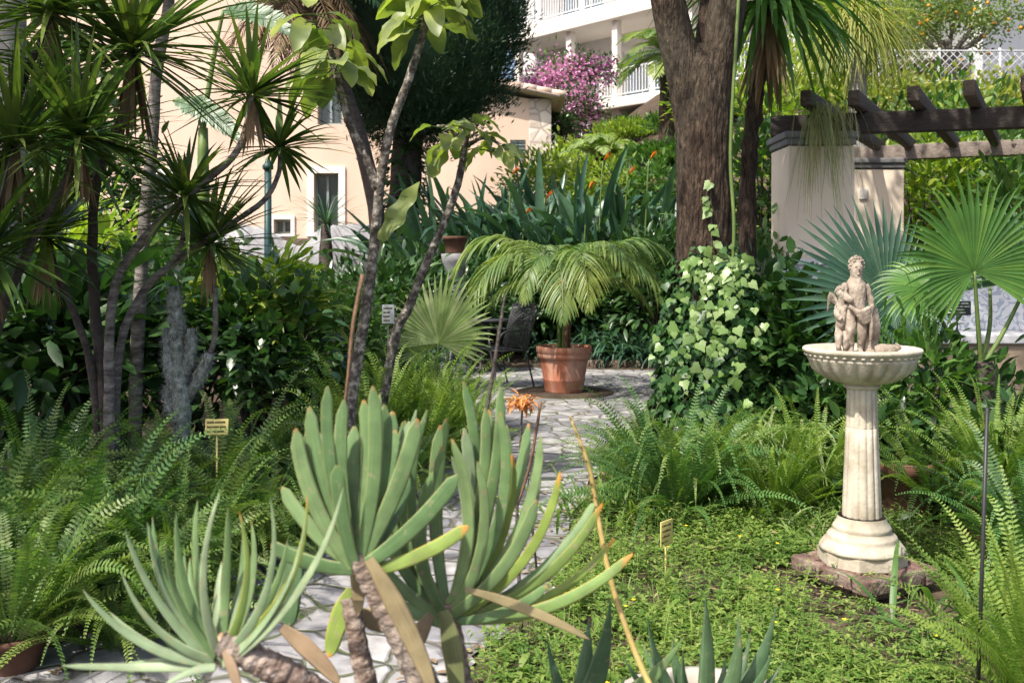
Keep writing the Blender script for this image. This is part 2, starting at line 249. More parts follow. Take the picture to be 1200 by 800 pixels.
M['teal'] = surf_mat('dark_teal_paint', [(.3, (.012, .04, .045)), (.7, (.02, .06, .06))], rough=.45, bump=0)
M['label_y'] = surf_mat('yellow_plate', [(.3, (.50, .43, .14)), (.7, (.58, .50, .18))], rough=.5, bump=0)
M['label_w'] = surf_mat('grey_plate', [(.3, (.22, .235, .26)), (.7, (.30, .315, .34))], rough=.5, bump=0)
M['ink_d'] = surf_mat('dark_lettering', [(.3, (.10, .08, .03)), (.7, (.12, .09, .04))], rough=.7, bump=0)
M['ink_w'] = surf_mat('white_lettering', [(.3, (.6, .6, .6)), (.7, (.68, .68, .68))], rough=.7, bump=0)
M['slate'] = surf_mat('slate_plate', [(.3, (.04, .045, .055)), (.7, (.06, .065, .08))], rough=.5, bump=0)
M['mosaic'] = mosaic_mat()
M['ledge'] = surf_mat('pale_ledge_stone', [(.3, (.42, .43, .45)), (.7, (.55, .55, .56))], scale=5, rough=.8, bump=.2)
M['rubble'] = rubble_mat('rubble_stone', (.20, .18, .16), (.36, .33, .29), 6)
M['quoin'] = rubble_mat('pale_quoin_stone', (.48, .40, .34), (.62, .55, .49), 3.0, joint=(.36, .30, .26))
M['rooftile'] = surf_mat('clay_roof_tile', [(.3, (.42, .30, .23)), (.7, (.60, .48, .40))], scale=5, rough=.9, bump=.3)
M['shutter'] = surf_mat('grey_green_shutter', [(.3, (.17, .22, .22)), (.7, (.22, .27, .27))], rough=.6, bump=0)
M['glass'] = glass_mat('window_glass', (.05, .06, .06))
M['glass_blue'] = glass_mat('balcony_glass', (.22, .30, .36))
M['planter'] = surf_mat('pale_planter_stone', [(.3, (.28, .25, .21)), (.7, (.43, .39, .335))], scale=9, rough=.9, bump=.5, bump_scale=40, bump_dist=.006)
M['cactus'] = surf_mat('woolly_grey_cactus', [(.35, (.09, .11, .085)), (.55, (.26, .28, .25)), (.7, (.46, .47, .45))], scale=30, rough=1, bump=1, bump_scale=60, bump_dist=.01)
M['wool'] = leaf_mat('cactus_wool', [(.38, .38, .35), (.5, .5, .47), (.28, .26, .22)], rough=.9, trans=.2, tcol=(1, 1, 1))
M['wire'] = surf_mat('galvanised_wire', [(.3, (.35, .36, .37)), (.7, (.45, .46, .47))], rough=.5, bump=0)
M['moss'] = leaf_mat('hanging_strand', [(.22, .22, .09), (.32, .30, .14), (.15, .20, .06)], trans=.3)

# ---------------------------------------------------------------- mesh builder
class MB:
    def __init__(self):
        self.v, self.q, self.t, self.uv, self.n = [], [], [], [], 0
        self.has_uv = False
    def add(self, V, Q=None, T=None, UV=None):
        V = np.asarray(V, float).reshape(-1, 3)
        if Q is not None and len(Q): self.q.append(np.asarray(Q, np.int64).reshape(-1, 4) + self.n)
        if T is not None and len(T): self.t.append(np.asarray(T, np.int64).reshape(-1, 3) + self.n)
        self.v.append(V); self.n += len(V)
        if UV is not None: self.has_uv = True; self.uv.append(np.asarray(UV, float).reshape(-1, 2))
        else: self.uv.append(np.zeros((len(V), 2)))
        return self
    def mesh(self, name, mat, smooth=True):
        V = np.concatenate(self.v) if self.v else np.zeros((0, 3))
        Q = np.concatenate(self.q) if self.q else np.zeros((0, 4), np.int64)
        T = np.concatenate(self.t) if self.t else np.zeros((0, 3), np.int64)
        me = bpy.data.meshes.new(name)
        me.vertices.add(len(V)); me.vertices.foreach_set('co', V.astype(np.float32).ravel())
        nl = Q.size + T.size
        me.loops.add(nl)
        li = np.concatenate([Q.ravel(), T.ravel()]).astype(np.int32)
        me.loops.foreach_set('vertex_index', li)
        me.polygons.add(len(Q) + len(T))
        st = np.concatenate([np.arange(len(Q)) * 4, Q.size + np.arange(len(T)) * 3]).astype(np.int32)
        me.polygons.foreach_set('loop_start', st)
        me.polygons.foreach_set('use_smooth', np.full(len(Q) + len(T), smooth, bool))
        if self.has_uv:
            u = me.uv_layers.new(name='UVMap'); uv = np.concatenate(self.uv)
            u.data.foreach_set('uv', uv[li].astype(np.float32).ravel())
        me.update(calc_edges=True); me.validate()
        if mat is not None: me.materials.append(mat)
        return me
    def build(self, name, mat, parent=None, smooth=True, loc=None):
        o = bpy.data.objects.new(name, self.mesh(name, mat, smooth)); C.objects.link(o)
        if parent is not None: o.parent = parent
        if loc is not None: o.location = loc
        return o
    # --- shapes
    def box(self, c, s, rz=0, rot=None):
        x, y, z = np.asarray(s, float) / 2
        V = np.array([[-x, -y, -z], [x, -y, -z], [x, y, -z], [-x, y, -z], [-x, -y, z], [x, -y, z], [x, y, z], [-x, y, z]])
        if rot is not None: V = V @ np.array(rot.to_matrix()).T
        elif rz: c_, s_ = math.cos(rz), math.sin(rz); V = V @ np.array([[c_, -s_, 0], [s_, c_, 0], [0, 0, 1]]).T
        return self.add(V + np.asarray(c), [[0, 3, 2, 1], [4, 5, 6, 7], [0, 1, 5, 4], [1, 2, 6, 5], [2, 3, 7, 6], [3, 0, 4, 7]])
    def bevbox(self, c, s, b=.01, rz=0, rot=None):
        import bmesh
        bm = bmesh.new(); bmesh.ops.create_cube(bm, size=1)
        bmesh.ops.scale(bm, vec=Vector(s), verts=bm.verts)
        bmesh.ops.bevel(bm, geom=bm.edges[:], offset=b, segments=2, affect='EDGES', profile=.6)
        m = (rot.to_matrix().to_4x4() if rot is not None else Matrix.Rotation(rz, 4, 'Z'))
        m = Matrix.Translation(Vector([float(k) for k in c])) @ m
        bm.transform(m); bmesh.ops.triangulate(bm, faces=[f for f in bm.faces if len(f.verts) > 4])
        bm.verts.index_update()
        V = [v.co[:] for v in bm.verts]; Q = [[v.index for v in f.verts] for f in bm.faces if len(f.verts) == 4]; T = [[v.index for v in f.verts] for f in bm.faces if len(f.verts) == 3]
        bm.free(); return self.add(V, Q, T)
    def beam(self, a, b, w, h, bev=.008):
        a, b = Vector(a), Vector(b); d = b - a
        rot = d.to_track_quat('X', 'Z')
        return self.bevbox((a + b) / 2, (d.length, w, h), bev, rot=rot)
    def tube(self, pts, rad, sides=8, sub=4, caps=True, wob=0, ridge=0):
        pts = np.asarray(pts, float); rad = np.broadcast_to(np.asarray(rad, float), (len(pts),))
        if sub > 1 and len(pts) > 2: pts, rad = spline(pts, rad, sub)
        n = len(pts); tan = nrm(np.gradient(pts, axis=0))
        ref = np.array([0.13, 0.97, 0.2]) if abs(tan[0][1]) < .8 else np.array([1.0, 0, 0.1])
        a = nrm(np.cross(tan, ref)); b = np.cross(tan, a)
        th = np.linspace(0, 2 * PI, sides, endpoint=False)
        rr = rad[:, None] * (1 + (wob * rng.standard_normal((n, sides)) if wob else 0))
        if ridge:
            u = np.linspace(0, 1, n)[:, None] * n * .35; q = th[None]
            w_ = np.sin(q * 9 + 1.3 * np.sin(u * 1.1) + .8 * np.sin(q * 3 + u * .6)) + .6 * np.sin(q * 17 - 1.1 * np.sin(u * 1.7 + q * 2)) + .4 * np.sin(q * 31 + 2 * np.sin(u * 2.3))
            rr = rr * (1 + ridge * (1 - np.abs(w_)))
        V = pts[:, None] + rr[..., None] * (np.cos(th)[None, :, None] * a[:, None] + np.sin(th)[None, :, None] * b[:, None])
        V = V.reshape(-1, 3)
        i = np.arange(n - 1)[:, None] * sides; j = np.arange(sides)[None]; k = (j + 1) % sides
        Q = np.stack([i + j, i + k, i + sides + k, i + sides + j], -1).reshape(-1, 4)
        T = []
        if caps:
            V = np.vstack([V, pts[0], pts[-1]]); c0, c1 = n * sides, n * sides + 1
            for q in range(sides):
                T.append([c0, (q + 1) % sides, q]); T.append([c1, (n - 1) * sides + q, (n - 1) * sides + (q + 1) % sides])
        return self.add(V, Q, T)
    def lathe(self, prof, c=(0, 0, 0), sides=32, mod=None):
        prof = np.asarray(prof, float); n = len(prof)
        th = np.linspace(0, 2 * PI, sides, endpoint=False)
        r = np.repeat(prof[:, :1], sides, 1)
        if mod is not None: r = mod(r, th[None], prof[:, 1:2])
        V = np.stack([r * np.cos(th), r * np.sin(th), np.repeat(prof[:, 1:2], sides, 1)], -1).reshape(-1, 3) + np.asarray(c)
        i = np.arange(n - 1)[:, None] * sides; j = np.arange(sides)[None]; k = (j + 1) % sides
        return self.add(V, np.stack([i + j, i + k, i + sides + k, i + sides + j], -1).reshape(-1, 4))
    def prism(self, poly, z0, z1):
        n = len(poly); V = [(x, y, z0) for x, y in poly] + [(x, y, z1) for x, y in poly]
        Q = [[i, (i + 1) % n, n + (i + 1) % n, n + i] for i in range(n)]
        V += [tuple(np.mean(poly, 0)) + (z0,), tuple(np.mean(poly, 0)) + (z1,)]
        T = []
        for i in range(n): T += [[2 * n, (i + 1) % n, i], [2 * n + 1, n + i, n + (i + 1) % n]]
        return self.add(V, Q, T)
    def blob(self, c, r, seg=10, rings=7, wob=.0, rot=None):
        th = np.linspace(0, 2 * PI, seg, endpoint=False); ph = np.linspace(0.02, PI - .02, rings)
        V = np.stack([np.sin(ph)[:, None] * np.cos(th), np.sin(ph)[:, None] * np.sin(th), np.repeat(np.cos(ph)[:, None], seg, 1)], -1)
        if wob: V = V * (1 + wob * rng.standard_normal((rings, seg, 1)))
        V = V.reshape(-1, 3) * np.asarray(r)
        if rot is not None: V = V @ np.array(Euler(rot).to_matrix()).T
        V = V + np.asarray(c)
        i = np.arange(rings - 1)[:, None] * seg; j = np.arange(seg)[None]; k = (j + 1) % seg
        return self.add(V, np.stack([i + j, i + seg + j, i + seg + k, i + k], -1).reshape(-1, 4))
    # --- leaves: a batch of straps, each bending to gravity
    def straps(self, B, D, L, W, droop=0., seg=4, prof='lance', fold=.25, roll=0., curl=1.3, side=None, thick=0, wave=0, down=None):
        B = np.atleast_2d(np.asarray(B, float)); Dn = len(np.atleast_2d(np.asarray(D, float)))
        if len(B) == 1 and Dn > 1: B = np.repeat(B, Dn, 0)
        Mn = len(B)
        D = nrm(np.broadcast_to(np.atleast_2d(np.asarray(D, float)), (Mn, 3)))
        L = np.broadcast_to(np.asarray(L, float), (Mn,)); W = np.broadcast_to(np.asarray(W, float), (Mn,))
        droop = np.broadcast_to(np.asarray(droop, float), (Mn,)); roll = np.broadcast_to(np.asarray(roll, float), (Mn,))
        t = np.linspace(0, 1, seg + 1)
        dn = np.array([0, 0, -1.0]) if down is None else np.asarray(down, float)
        dn = np.broadcast_to(np.atleast_2d(dn), (Mn, 3))
        dd = nrm(D[:, None] + (droop[:, None] * t ** curl)[..., None] * dn[:, None])
        step = .5 * (dd[:, 1:] + dd[:, :-1]) * (L / seg)[:, None, None]
        P = B[:, None] + np.concatenate([np.zeros((Mn, 1, 3)), np.cumsum(step, 1)], 1)
        if side is None:
            S = np.cross(D, ZUP); ln_ = np.linalg.norm(S, axis=1); a = rng.uniform(0, 2 * PI, Mn)
            S = np.where((ln_ < .15)[:, None], np.stack([np.cos(a), np.sin(a), 0 * a], 1), S)
        else: S = np.broadcast_to(np.atleast_2d(np.asarray(side, float)), (Mn, 3))
        S = nrm(S - (S * D).sum(1, keepdims=True) * D)
        cr = np.cross(D, S); S = S * np.cos(roll)[:, None] + cr * np.sin(roll)[:, None]
        N = nrm(np.cross(np.repeat(S[:, None], seg + 1, 1), dd))
        pf = PROF[prof](t); w = W[:, None] * pf[None]
        Sx = S[:, None] * w[..., None] * .5
        if thick:
            Nx = N * (w * .5 * thick)[..., None]
            a = np.linspace(0, 2 * PI, 8, endpoint=False)
            ca = np.sign(np.cos(a)) * np.abs(np.cos(a)) ** .8; sa = np.sign(np.sin(a)) * np.abs(np.sin(a)) ** .9
            sa = np.where(sa > 0, sa * .25, sa)
            V = P[:, :, None] + Sx[:, :, None] * ca[None, None, :, None] + Nx[:, :, None] * sa[None, None, :, None]
            K = 8
            u = .5 + .5 * ca
            UV = np.stack(np.broadcast_arrays(u[None, None], t[None, :, None] + 0 * u[None, None]), -1)
            UV = np.broadcast_to(UV, (Mn, seg + 1, K, 2))
        else:
            wv = 0
            if wave: wv = N * (w * .5 * wave)[..., None] * np.sin(t * 17 + rng.uniform(0, 6, (Mn, 1)))[..., None]
            e = N * (w * .5 * fold)[..., None]
            V = np.stack([P - Sx + e + wv, P, P + Sx + e - wv], 2); K = 3
            u = np.array([0, .5, 1.]); UV = np.broadcast_to(np.stack(np.broadcast_arrays(u[None, None], t[None, :, None]), -1), (Mn, seg + 1, K, 2))
        base = np.arange(Mn)[:, None, None] * ((seg + 1) * K); i = np.arange(seg)[None, :, None] * K
        if thick: j = np.arange(K)[None, None]; k = (j + 1) % K
        else: j = np.arange(K - 1)[None, None]; k = j + 1
        Q = np.stack(np.broadcast_arrays(base + i + j, base + i + k, base + i + K + k, base + i + K + j), -1).reshape(-1, 4)
        self.add(V, Q, UV=UV); return self
    def fronds(self, B, D, L, droop, n=24, plen=.06, pwid=.015, ang=70, pdroop=.4, pprof='lance', taper=(.35, .9), seg=2, lift=.15, rach=.006, start=.06, curl=1.3, roll=0., jit=.08, fold=.2, bothroll=0.):
        B = np.atleast_2d(B); K = len(B); D = nrm(np.atleast_2d(D)); L = np.broadcast_to(np.asarray(L, float), (K,)); droop = np.broadcast_to(np.asarray(droop, float), (K,))
        m = 40; t = np.linspace(0, 1, m + 1)
        dd = nrm(D[:, None] + (droop[:, None] * t ** curl)[..., None] * np.array([0, 0, -1.0]))
        P = B[:, None] + np.concatenate([np.zeros((K, 1, 3)), np.cumsum(.5 * (dd[:, 1:] + dd[:, :-1]) * (L / m)[:, None, None], 1)], 1)
        S = np.cross(D, ZUP); a = rng.uniform(0, 2 * PI, K)
        S = np.where((np.linalg.norm(S, axis=1) < .2)[:, None], np.stack([np.cos(a), np.sin(a), 0 * a], 1), S); S = nrm(S)
        roll = np.broadcast_to(np.asarray(roll, float), (K,)); cr = np.cross(D, S); S = S * np.cos(roll)[:, None] + cr * np.sin(roll)[:, None]
        N = nrm(np.cross(np.repeat(S[:, None], m + 1, 1), dd))
        tj = np.linspace(start, .995, n); idx = np.clip((tj * m).round().astype(int), 0, m); fr = tj * m - idx
        Pj = P[:, idx] + dd[:, idx] * (fr[None, :, None] * (L / m)[:, None, None]); dj = dd[:, idx]; Nj = N[:, idx]
        prof = np.clip(np.minimum((tj - start) / max(taper[0] - start, .01) * .6 + .4, 1) * np.minimum((1 - tj) / (1 - taper[1]) * .85 + .15, 1), 0.05, 1)
        av = R(ang) * (1 - .45 * tj ** 2)
        for sgn in (-1, 1):
            jr = rng.uniform(-jit, jit, (K, n))
            A = av[None] + jr
            pd = dj * np.cos(A)[..., None] + sgn * S[:, None] * np.sin(A)[..., None] + Nj * (lift + rng.uniform(-.1, .1, (K, n)))[..., None]
            pl = plen * L[:, None] * prof[None] * rng.uniform(.85, 1.12, (K, n)) if plen < 1 else prof[None] * L[:, None] * .3
            pd = nrm(pd)
            sd = np.cross(pd, Nj)
            self.straps(Pj.reshape(-1, 3), pd.reshape(-1, 3), pl.ravel(), np.broadcast_to(pwid * (.5 + .5 * prof)[None], (K, n)).ravel(), pdroop, seg, pprof, fold, side=sd.reshape(-1, 3), roll=bothroll * rng.uniform(-1, 1, K * n) if bothroll else 0.)
        self.straps(B, D, L, rach, droop, 8, 'rod', .3, curl=curl, thick=.9)
        return self
    def scatter(self, TV, TF, pos, d, nrm_, scale):
        # triangle template laid along d with normal nrm_
        d = nrm(d); s = nrm(np.cross(d, nrm_)); n = np.cross(s, d)
        Rm = np.stack([s, d, n], 2)
        V = np.einsum('mij,kj->mki', Rm, TV) * np.asarray(scale)[:, None, None] + pos[:, None]
        k = len(TV); T = (np.arange(len(pos))[:, None, None] * k + TF[None]).reshape(-1, 3)
        return self.add(V, T=T)

PROF = {
    'aloe_slim': lambda t: np.clip((1.1 - .55 * t) * np.sqrt(np.clip(1 - t ** 7, 0.002, 1)), .03, 2),
    'lance': lambda t: np.clip(np.sin(PI * np.clip(t, 0, 1) ** .75) ** .8, .03, 1),
    'oval': lambda t: np.clip(np.sin(PI * np.clip(.04 + .96 * t, 0, 1) ** .9) ** .65, .05, 1),
    'obov': lambda t: np.clip(np.sin(PI * np.clip(t, 0, 1) ** 1.5) ** .8 , .08, 1),
    'sword': lambda t: np.clip(np.minimum(.45 + t * 3.2, 1) * (1 - t ** 2.6), .02, 1),
    'rod': lambda t: 1 - .6 * t,
    'aloe': lambda t: np.where(t > .9, np.sqrt(np.clip(1 - ((t - .9) / .103) ** 2, 0.002, 1)), 1.0) * (.80 + .26 * np.sin(PI * np.clip(t, 0, 1) ** 1.15 * .8)),
    'point': lambda t: np.clip((1 - t ** 1.7) * (.85 + .3 * np.sin(PI * t)), .02, 1.2),
    'fan': lambda t: np.clip(np.where(t < .62, t / .62, 1 - ((t - .62) / .38) ** 1.15), .03, 1),
    'tongue': lambda t: np.clip(np.minimum(.5 + t * 1.6, 1) * np.sqrt(np.clip(1 - t ** 4, 0.002, 1)), .05, 1),
}
def spline(pts, rad, sub):
    n = len(pts); ext = np.vstack([2 * pts[0] - pts[1], pts, 2 * pts[-1] - pts[-2]]); out, ro = [], []
    for i in range(n - 1):
        p0, p1, p2, p3 = ext[i:i + 4]
        for k in range(sub):
            t = k / sub
            out.append(.5 * (2 * p1 + (p2 - p0) * t + (2 * p0 - 5 * p1 + 4 * p2 - p3) * t * t + (3 * p1 - p0 - 3 * p2 + p3) * t ** 3)); ro.append(rad[i] * (1 - t) + rad[i + 1] * t)
    out.append(pts[-1]); ro.append(rad[-1]); return np.array(out), np.array(ro)
def sph(n, zmin=-1, zmax=1):
    z = rng.uniform(zmin, zmax, n); a = rng.uniform(0, 2 * PI, n); r = np.sqrt(1 - z * z)
    return np.stack([r * np.cos(a), r * np.sin(a), z], 1)

# ---------------------------------------------------------------- things
def tag(o, label=None, cat=None, group=None, kind=None):
    if label: o['label'] = label
    if cat: o['category'] = cat
    if group: o['group'] = group
    if kind: o['kind'] = kind
    return o
def thing(name, label, cat, loc=(0, 0, 0), group=None, rz=0):
    o = bpy.data.objects.new(name, None); o.empty_display_size = .2; C.objects.link(o)
    o.location = [float(k) for k in loc]; o.rotation_euler = (0, 0, rz)
    return tag(o, label, cat, group)
def local(root, p): return np.asarray(p, float) - np.asarray(root.location[:])

# ================================================================ SETTING
xs = np.unique(np.concatenate([np.linspace(-220, -16, 14), np.linspace(-16, 20, 73), np.linspace(20, 220, 14)]))
ys = np.unique(np.concatenate([np.linspace(-120, -2, 12), np.linspace(-2, 46, 97), np.linspace(46, 320, 16)]))
X, Y = np.meshgrid(xs, ys)
Zg = terrain(X, Y) + .02 * np.sin(X * 3.1) * np.sin(Y * 2.7) * (Y > 15.8)
nx, ny = len(xs), len(ys)
i = np.arange(ny - 1)[:, None] * nx; j = np.arange(nx - 1)[None]
g = MB().add(np.stack([X, Y, Zg], -1), np.stack([i + j, i + j + 1, i + nx + j + 1, i + nx + j], -1))
tag(g.build('ground', M['soil']), 'dark garden soil under the planting beds', None, kind='structure')

PATH_R = [(-.2, 3.5), (-.12, 3.85), (.19, 4.5), (.30, 5.2), (.40, 6.0), (.62, 7.2), (.85, 8.3), (1.25, 9.6), (2.2, 11), (2.5, 13), (2.45, 15.0)]
PATH_L = [(-1.9, 3.5), (-1.75, 3.9), (-1.4, 4.6), (-1.15, 5.4), (-.95, 6.2), (-.62, 7.2), (-.35, 8.6), (-.7, 10.4), (-1.9, 11.8), (-2.2, 13.5), (-2.0, 15.0)]
def poly_sheet(name, L, Rr, z, mat, nacross=10, sub=6):
    L, Rr = np.array(L), np.array(Rr)
    t0 = np.linspace(0, 1, len(L)); t1 = np.linspace(0, 1, len(L) * sub)
    Li = np.stack([np.interp(t1, t0, L[:, k]) for k in (0, 1)], 1); Ri = np.stack([np.interp(t1, t0, Rr[:, k]) for k in (0, 1)], 1)
    jl = rng.uniform(-.05, .05, len(t1)); jr = rng.uniform(-.05, .05, len(t1)); Li[:, 0] += jl; Ri[:, 0] += jr
    u = np.linspace(0, 1, nacross)[None, :, None]
    V = Li[:, None] * (1 - u) + Ri[:, None] * u
    V = np.concatenate([V, np.full(V.shape[:2] + (1,), z)], -1); n = len(t1)
    i = np.arange(n - 1)[:, None] * nacross; j = np.arange(nacross - 1)[None]
    return MB().add(V, np.stack([i + j, i + j + 1, i + nacross + j + 1, i + nacross + j], -1)).build(name, mat)
PL = [(-2.4, -1.5), (-2.3, 1.0), (-2.1, 2.6)] + PATH_L; PR = [(.5, -1.5), (.3, 1.0), (-.1, 2.6)] + PATH_R
tag(poly_sheet('path', PL, PR, .012, M['paving']), 'grey crazy paved stone path and terrace', None, kind='structure')
# tree pit under the palm pot
POT = np.array([gx(661, 11.4), 11.4, 0])

# ---- ground cover
def edge_r(y): return np.interp(y, [p[1] for p in PR], [p[0] for p in PR])
def ground_cover():
    n = 52000
    y = 2.3 + 4.3 * rng.random(n) ** 1.25; x = rng.uniform(-.3, 4.2, n)
    k = x > edge_r(y) + .02 + .12 * np.sin(y * 9) * rng.random(n)
    dens = .55 + .45 * np.sin(x * 5.1 + 1.7 * np.sin(y * 3.3)) * np.sin(y * 4.3 + x)
    k &= rng.random(n) < np.clip(dens * 1.8 - .32, .03, 1)
    k &= ~((np.abs(x - 1.62) < .42) & (np.abs(y - 4.42) < .42) & (rng.random(n) < .72))
    x, y = x[k], y[k]; n = len(x)
    hgt = (.015 + .10 * rng.random(n) ** 1.6) * (1 + .5 * np.sin(x * 7) * np.sin(y * 5))
    m = MB()
    a0 = rng.uniform(0, 2 * PI, n)
    for k in range(3):
        a = a0 + k * 2.09 + rng.uniform(-.3, .3, n)
        D = np.stack([np.cos(a), np.sin(a), rng.uniform(-.1, .75, n)], 1)
        m.straps(np.stack([x, y, hgt], 1), D, rng.uniform(.014, .036, n), rng.uniform(.010, .023, n), .4, 2, 'obov', .25)
    # stalks with little leaves
    s = 4200; ys_ = 2.4 + 3.9 * rng.random(s); xs_ = rng.uniform(-.2, 4.0, s); k = (xs_ > edge_r(ys_) + .05) & ~((np.abs(xs_ - 1.62) < .42) & (np.abs(ys_ - 4.35) < .5) & (rng.random(s) < .8)); xs_, ys_ = xs_[k], ys_[k]; s = len(xs_)
    H = rng.uniform(.06, .22, s) ; D0 = nrm(np.stack([rng.normal(0, .25, s), rng.normal(0, .25, s), np.ones(s)], 1))
    B0 = np.stack([xs_, ys_, 0 * xs_], 1)
    m.straps(B0, D0, H, .004, .1, 2, 'rod', .5)
    for f in (.35, .5, .62, .74, .86, .97):
        a = rng.uniform(0, 2 * PI, s)
        D = np.stack([np.cos(a), np.sin(a), rng.uniform(0, .8, s)], 1)
        m.straps(B0 + D0 * (H * f)[:, None], D, rng.uniform(.02, .05, s), rng.uniform(.008, .014, s), .4, 2, 'lance', .2)
    gb = 9000; yg = 2.4 + 4.0 * rng.random(gb); xg = rng.uniform(-.2, 4.1, gb); ok = (xg > edge_r(yg) + .04) & (rng.random(gb) < np.clip(.5 + .6 * np.sin(xg * 3.3 + 2) * np.sin(yg * 2.9), .05, 1)) & ~((np.abs(xg - 1.62) < .4) & (np.abs(yg - 4.4) < .4)); xg, yg = xg[ok], yg[ok]; gb = len(xg)
    m.straps(np.stack([xg, yg, 0 * xg], 1), np.stack([rng.normal(0, .5, gb), rng.normal(0, .5, gb), np.ones(gb)], 1), rng.uniform(.05, .17, gb), rng.uniform(.003, .006, gb), rng.uniform(.2, 1.6, gb), 4, 'rod', .4)
    # scattered taller broad weeds
    s2 = 420; yw = 2.5 + 3.8 * rng.random(s2); xw = rng.uniform(-.1, 3.9, s2); k = (xw > edge_r(yw) + .08) & ~((np.abs(xw - 1.62) < .45) & (np.abs(yw - 4.35) < .55)); xw, yw = xw[k], yw[k]
    for q in range(7):
        a = rng.uniform(0, 2 * PI, len(xw)); m.straps(np.stack([xw, yw, .01 + 0 * a], 1), np.stack([np.cos(a), np.sin(a), rng.uniform(.2, 1.4, len(xw))], 1), rng.uniform(.05, .13, len(xw)), rng.uniform(.015, .04, len(xw)), .8, 4, 'obov', .3)
    o = m.build('ground_cover', M['clover'])
    tag(o, 'low bright green clover and weeds on the bed', 'ground cover', kind='stuff')
    f = MB(); s = 46; ys_ = 2.6 + 3.6 * rng.random(s); xs_ = rng.uniform(.2, 3.6, s); k = xs_ > edge_r(ys_) + .1; xs_, ys_ = xs_[k], ys_[k]; zz = rng.uniform(.10, .2, len(xs_))
    for x, y, z in zip(xs_, ys_, zz):
        for q in range(5):
            a = q * 1.257 + x * 9
            f.straps([[x, y, z]], [[math.cos(a), math.sin(a), .6]], .012, .010, .3, 2, 'oval', .1)
    o2 = f.build('yellow_flowers', M['flower_y']); tag(o2, 'tiny yellow weed flowers dotted over the clover', 'flowers', kind='stuff')
ground_cover()

def litter():
    n = 420; y = rng.uniform(2.6, 13.5, n); x = np.array([rng.uniform(np.interp(k, [p[1] for p in PL], [p[0] for p in PL]) - .1, edge_r(k) + .1) for k in y])
    # gathered along the edges
    e = rng.random(n) < .7; lx = np.array([np.interp(k, [p[1] for p in PL], [p[0] for p in PL]) for k in y])
    x = np.where(e, np.where(rng.random(n) < .5, lx + .25 * rng.random(n) ** 2, edge_r(y) - .3 * rng.random(n) ** 2), x)
    a = rng.uniform(0, 2 * PI, n)
    nb = 260; yb = rng.uniform(2.5, 6.4, nb); xb = rng.uniform(.2, 3.6, nb); ok = xb > edge_r(yb) + .1
    x, y = np.concatenate([x, xb[ok]]), np.concatenate([y, yb[ok]]); z_ = np.concatenate([np.full(n, .022), rng.uniform(.03, .10, ok.sum())]); n = len(x); a = rng.uniform(0, 2 * PI, n)
    m = MB().straps(np.stack([x, y, z_], 1), np.stack([np.cos(a), np.sin(a), rng.uniform(0, .2, n)], 1), rng.uniform(.025, .07, n), rng.uniform(.012, .03, n), .35, 3, 'oval', .3)
    tag(m.build('leaf_litter', M['dry']), 'dry brown fallen leaves scattered along the paving', 'fallen leaves', kind='stuff')
litter()

# ---- plants: generators
def fern_mesh(seed, n=60, L=1.0, w=.050, up=.55, mat='fern', droop=2.2, pairs=44, pw=.0165):
    global rng
    save = rng; rng = np.random.default_rng(seed)
    a = rng.uniform(0, 2 * PI, n); el = rng.uniform(0, 1, n) ** .9 * 3.8 * up + .35
    D = np.stack([np.cos(a), np.sin(a), el], 1)
    B = np.stack([.06 * np.cos(a), .06 * np.sin(a), .02 + 0 * a], 1)
    m = MB().fronds(B, D, rng.uniform(.6, 1.1, n) * L, rng.uniform(.4, 1.3, n) * droop, pairs, w, pw, 80, .3, 'tongue', (.15, .45), 2, .12, .006, .1, curl=2.4, roll=rng.uniform(-.9, .9, n), fold=.15)
    me = m.mesh('fern', M[mat]); rng = save
    return me
FERN = {}
def fern(px, py, Y, s, label, kind='fern', seed=1, z=None, rz=None, **kw):
    key = (kind, seed, tuple(sorted(kw.items())))
    if key not in FERN: FERN[key] = fern_mesh(seed, mat=kind, **kw)
    o = bpy.data.objects.new('fern', FERN[key]); C.objects.link(o)
    p = at(px, py, Y)
    o.location = (p[0], p[1], p[2] if z is None else z); o.scale = (s, s, s * 1.05); o.rotation_euler = (0, 0, rng.uniform(0, 6.28) if rz is None else rz)
    return tag(o, label, 'fern', 'sword ferns in the beds')
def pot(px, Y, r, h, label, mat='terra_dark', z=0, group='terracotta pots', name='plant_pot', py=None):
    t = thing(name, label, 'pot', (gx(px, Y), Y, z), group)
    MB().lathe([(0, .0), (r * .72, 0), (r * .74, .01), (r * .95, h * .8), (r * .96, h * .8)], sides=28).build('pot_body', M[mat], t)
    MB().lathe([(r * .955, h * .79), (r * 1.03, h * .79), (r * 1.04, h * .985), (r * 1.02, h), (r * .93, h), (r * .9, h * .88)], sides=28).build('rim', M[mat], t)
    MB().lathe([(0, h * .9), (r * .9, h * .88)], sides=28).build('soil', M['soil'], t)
    return t
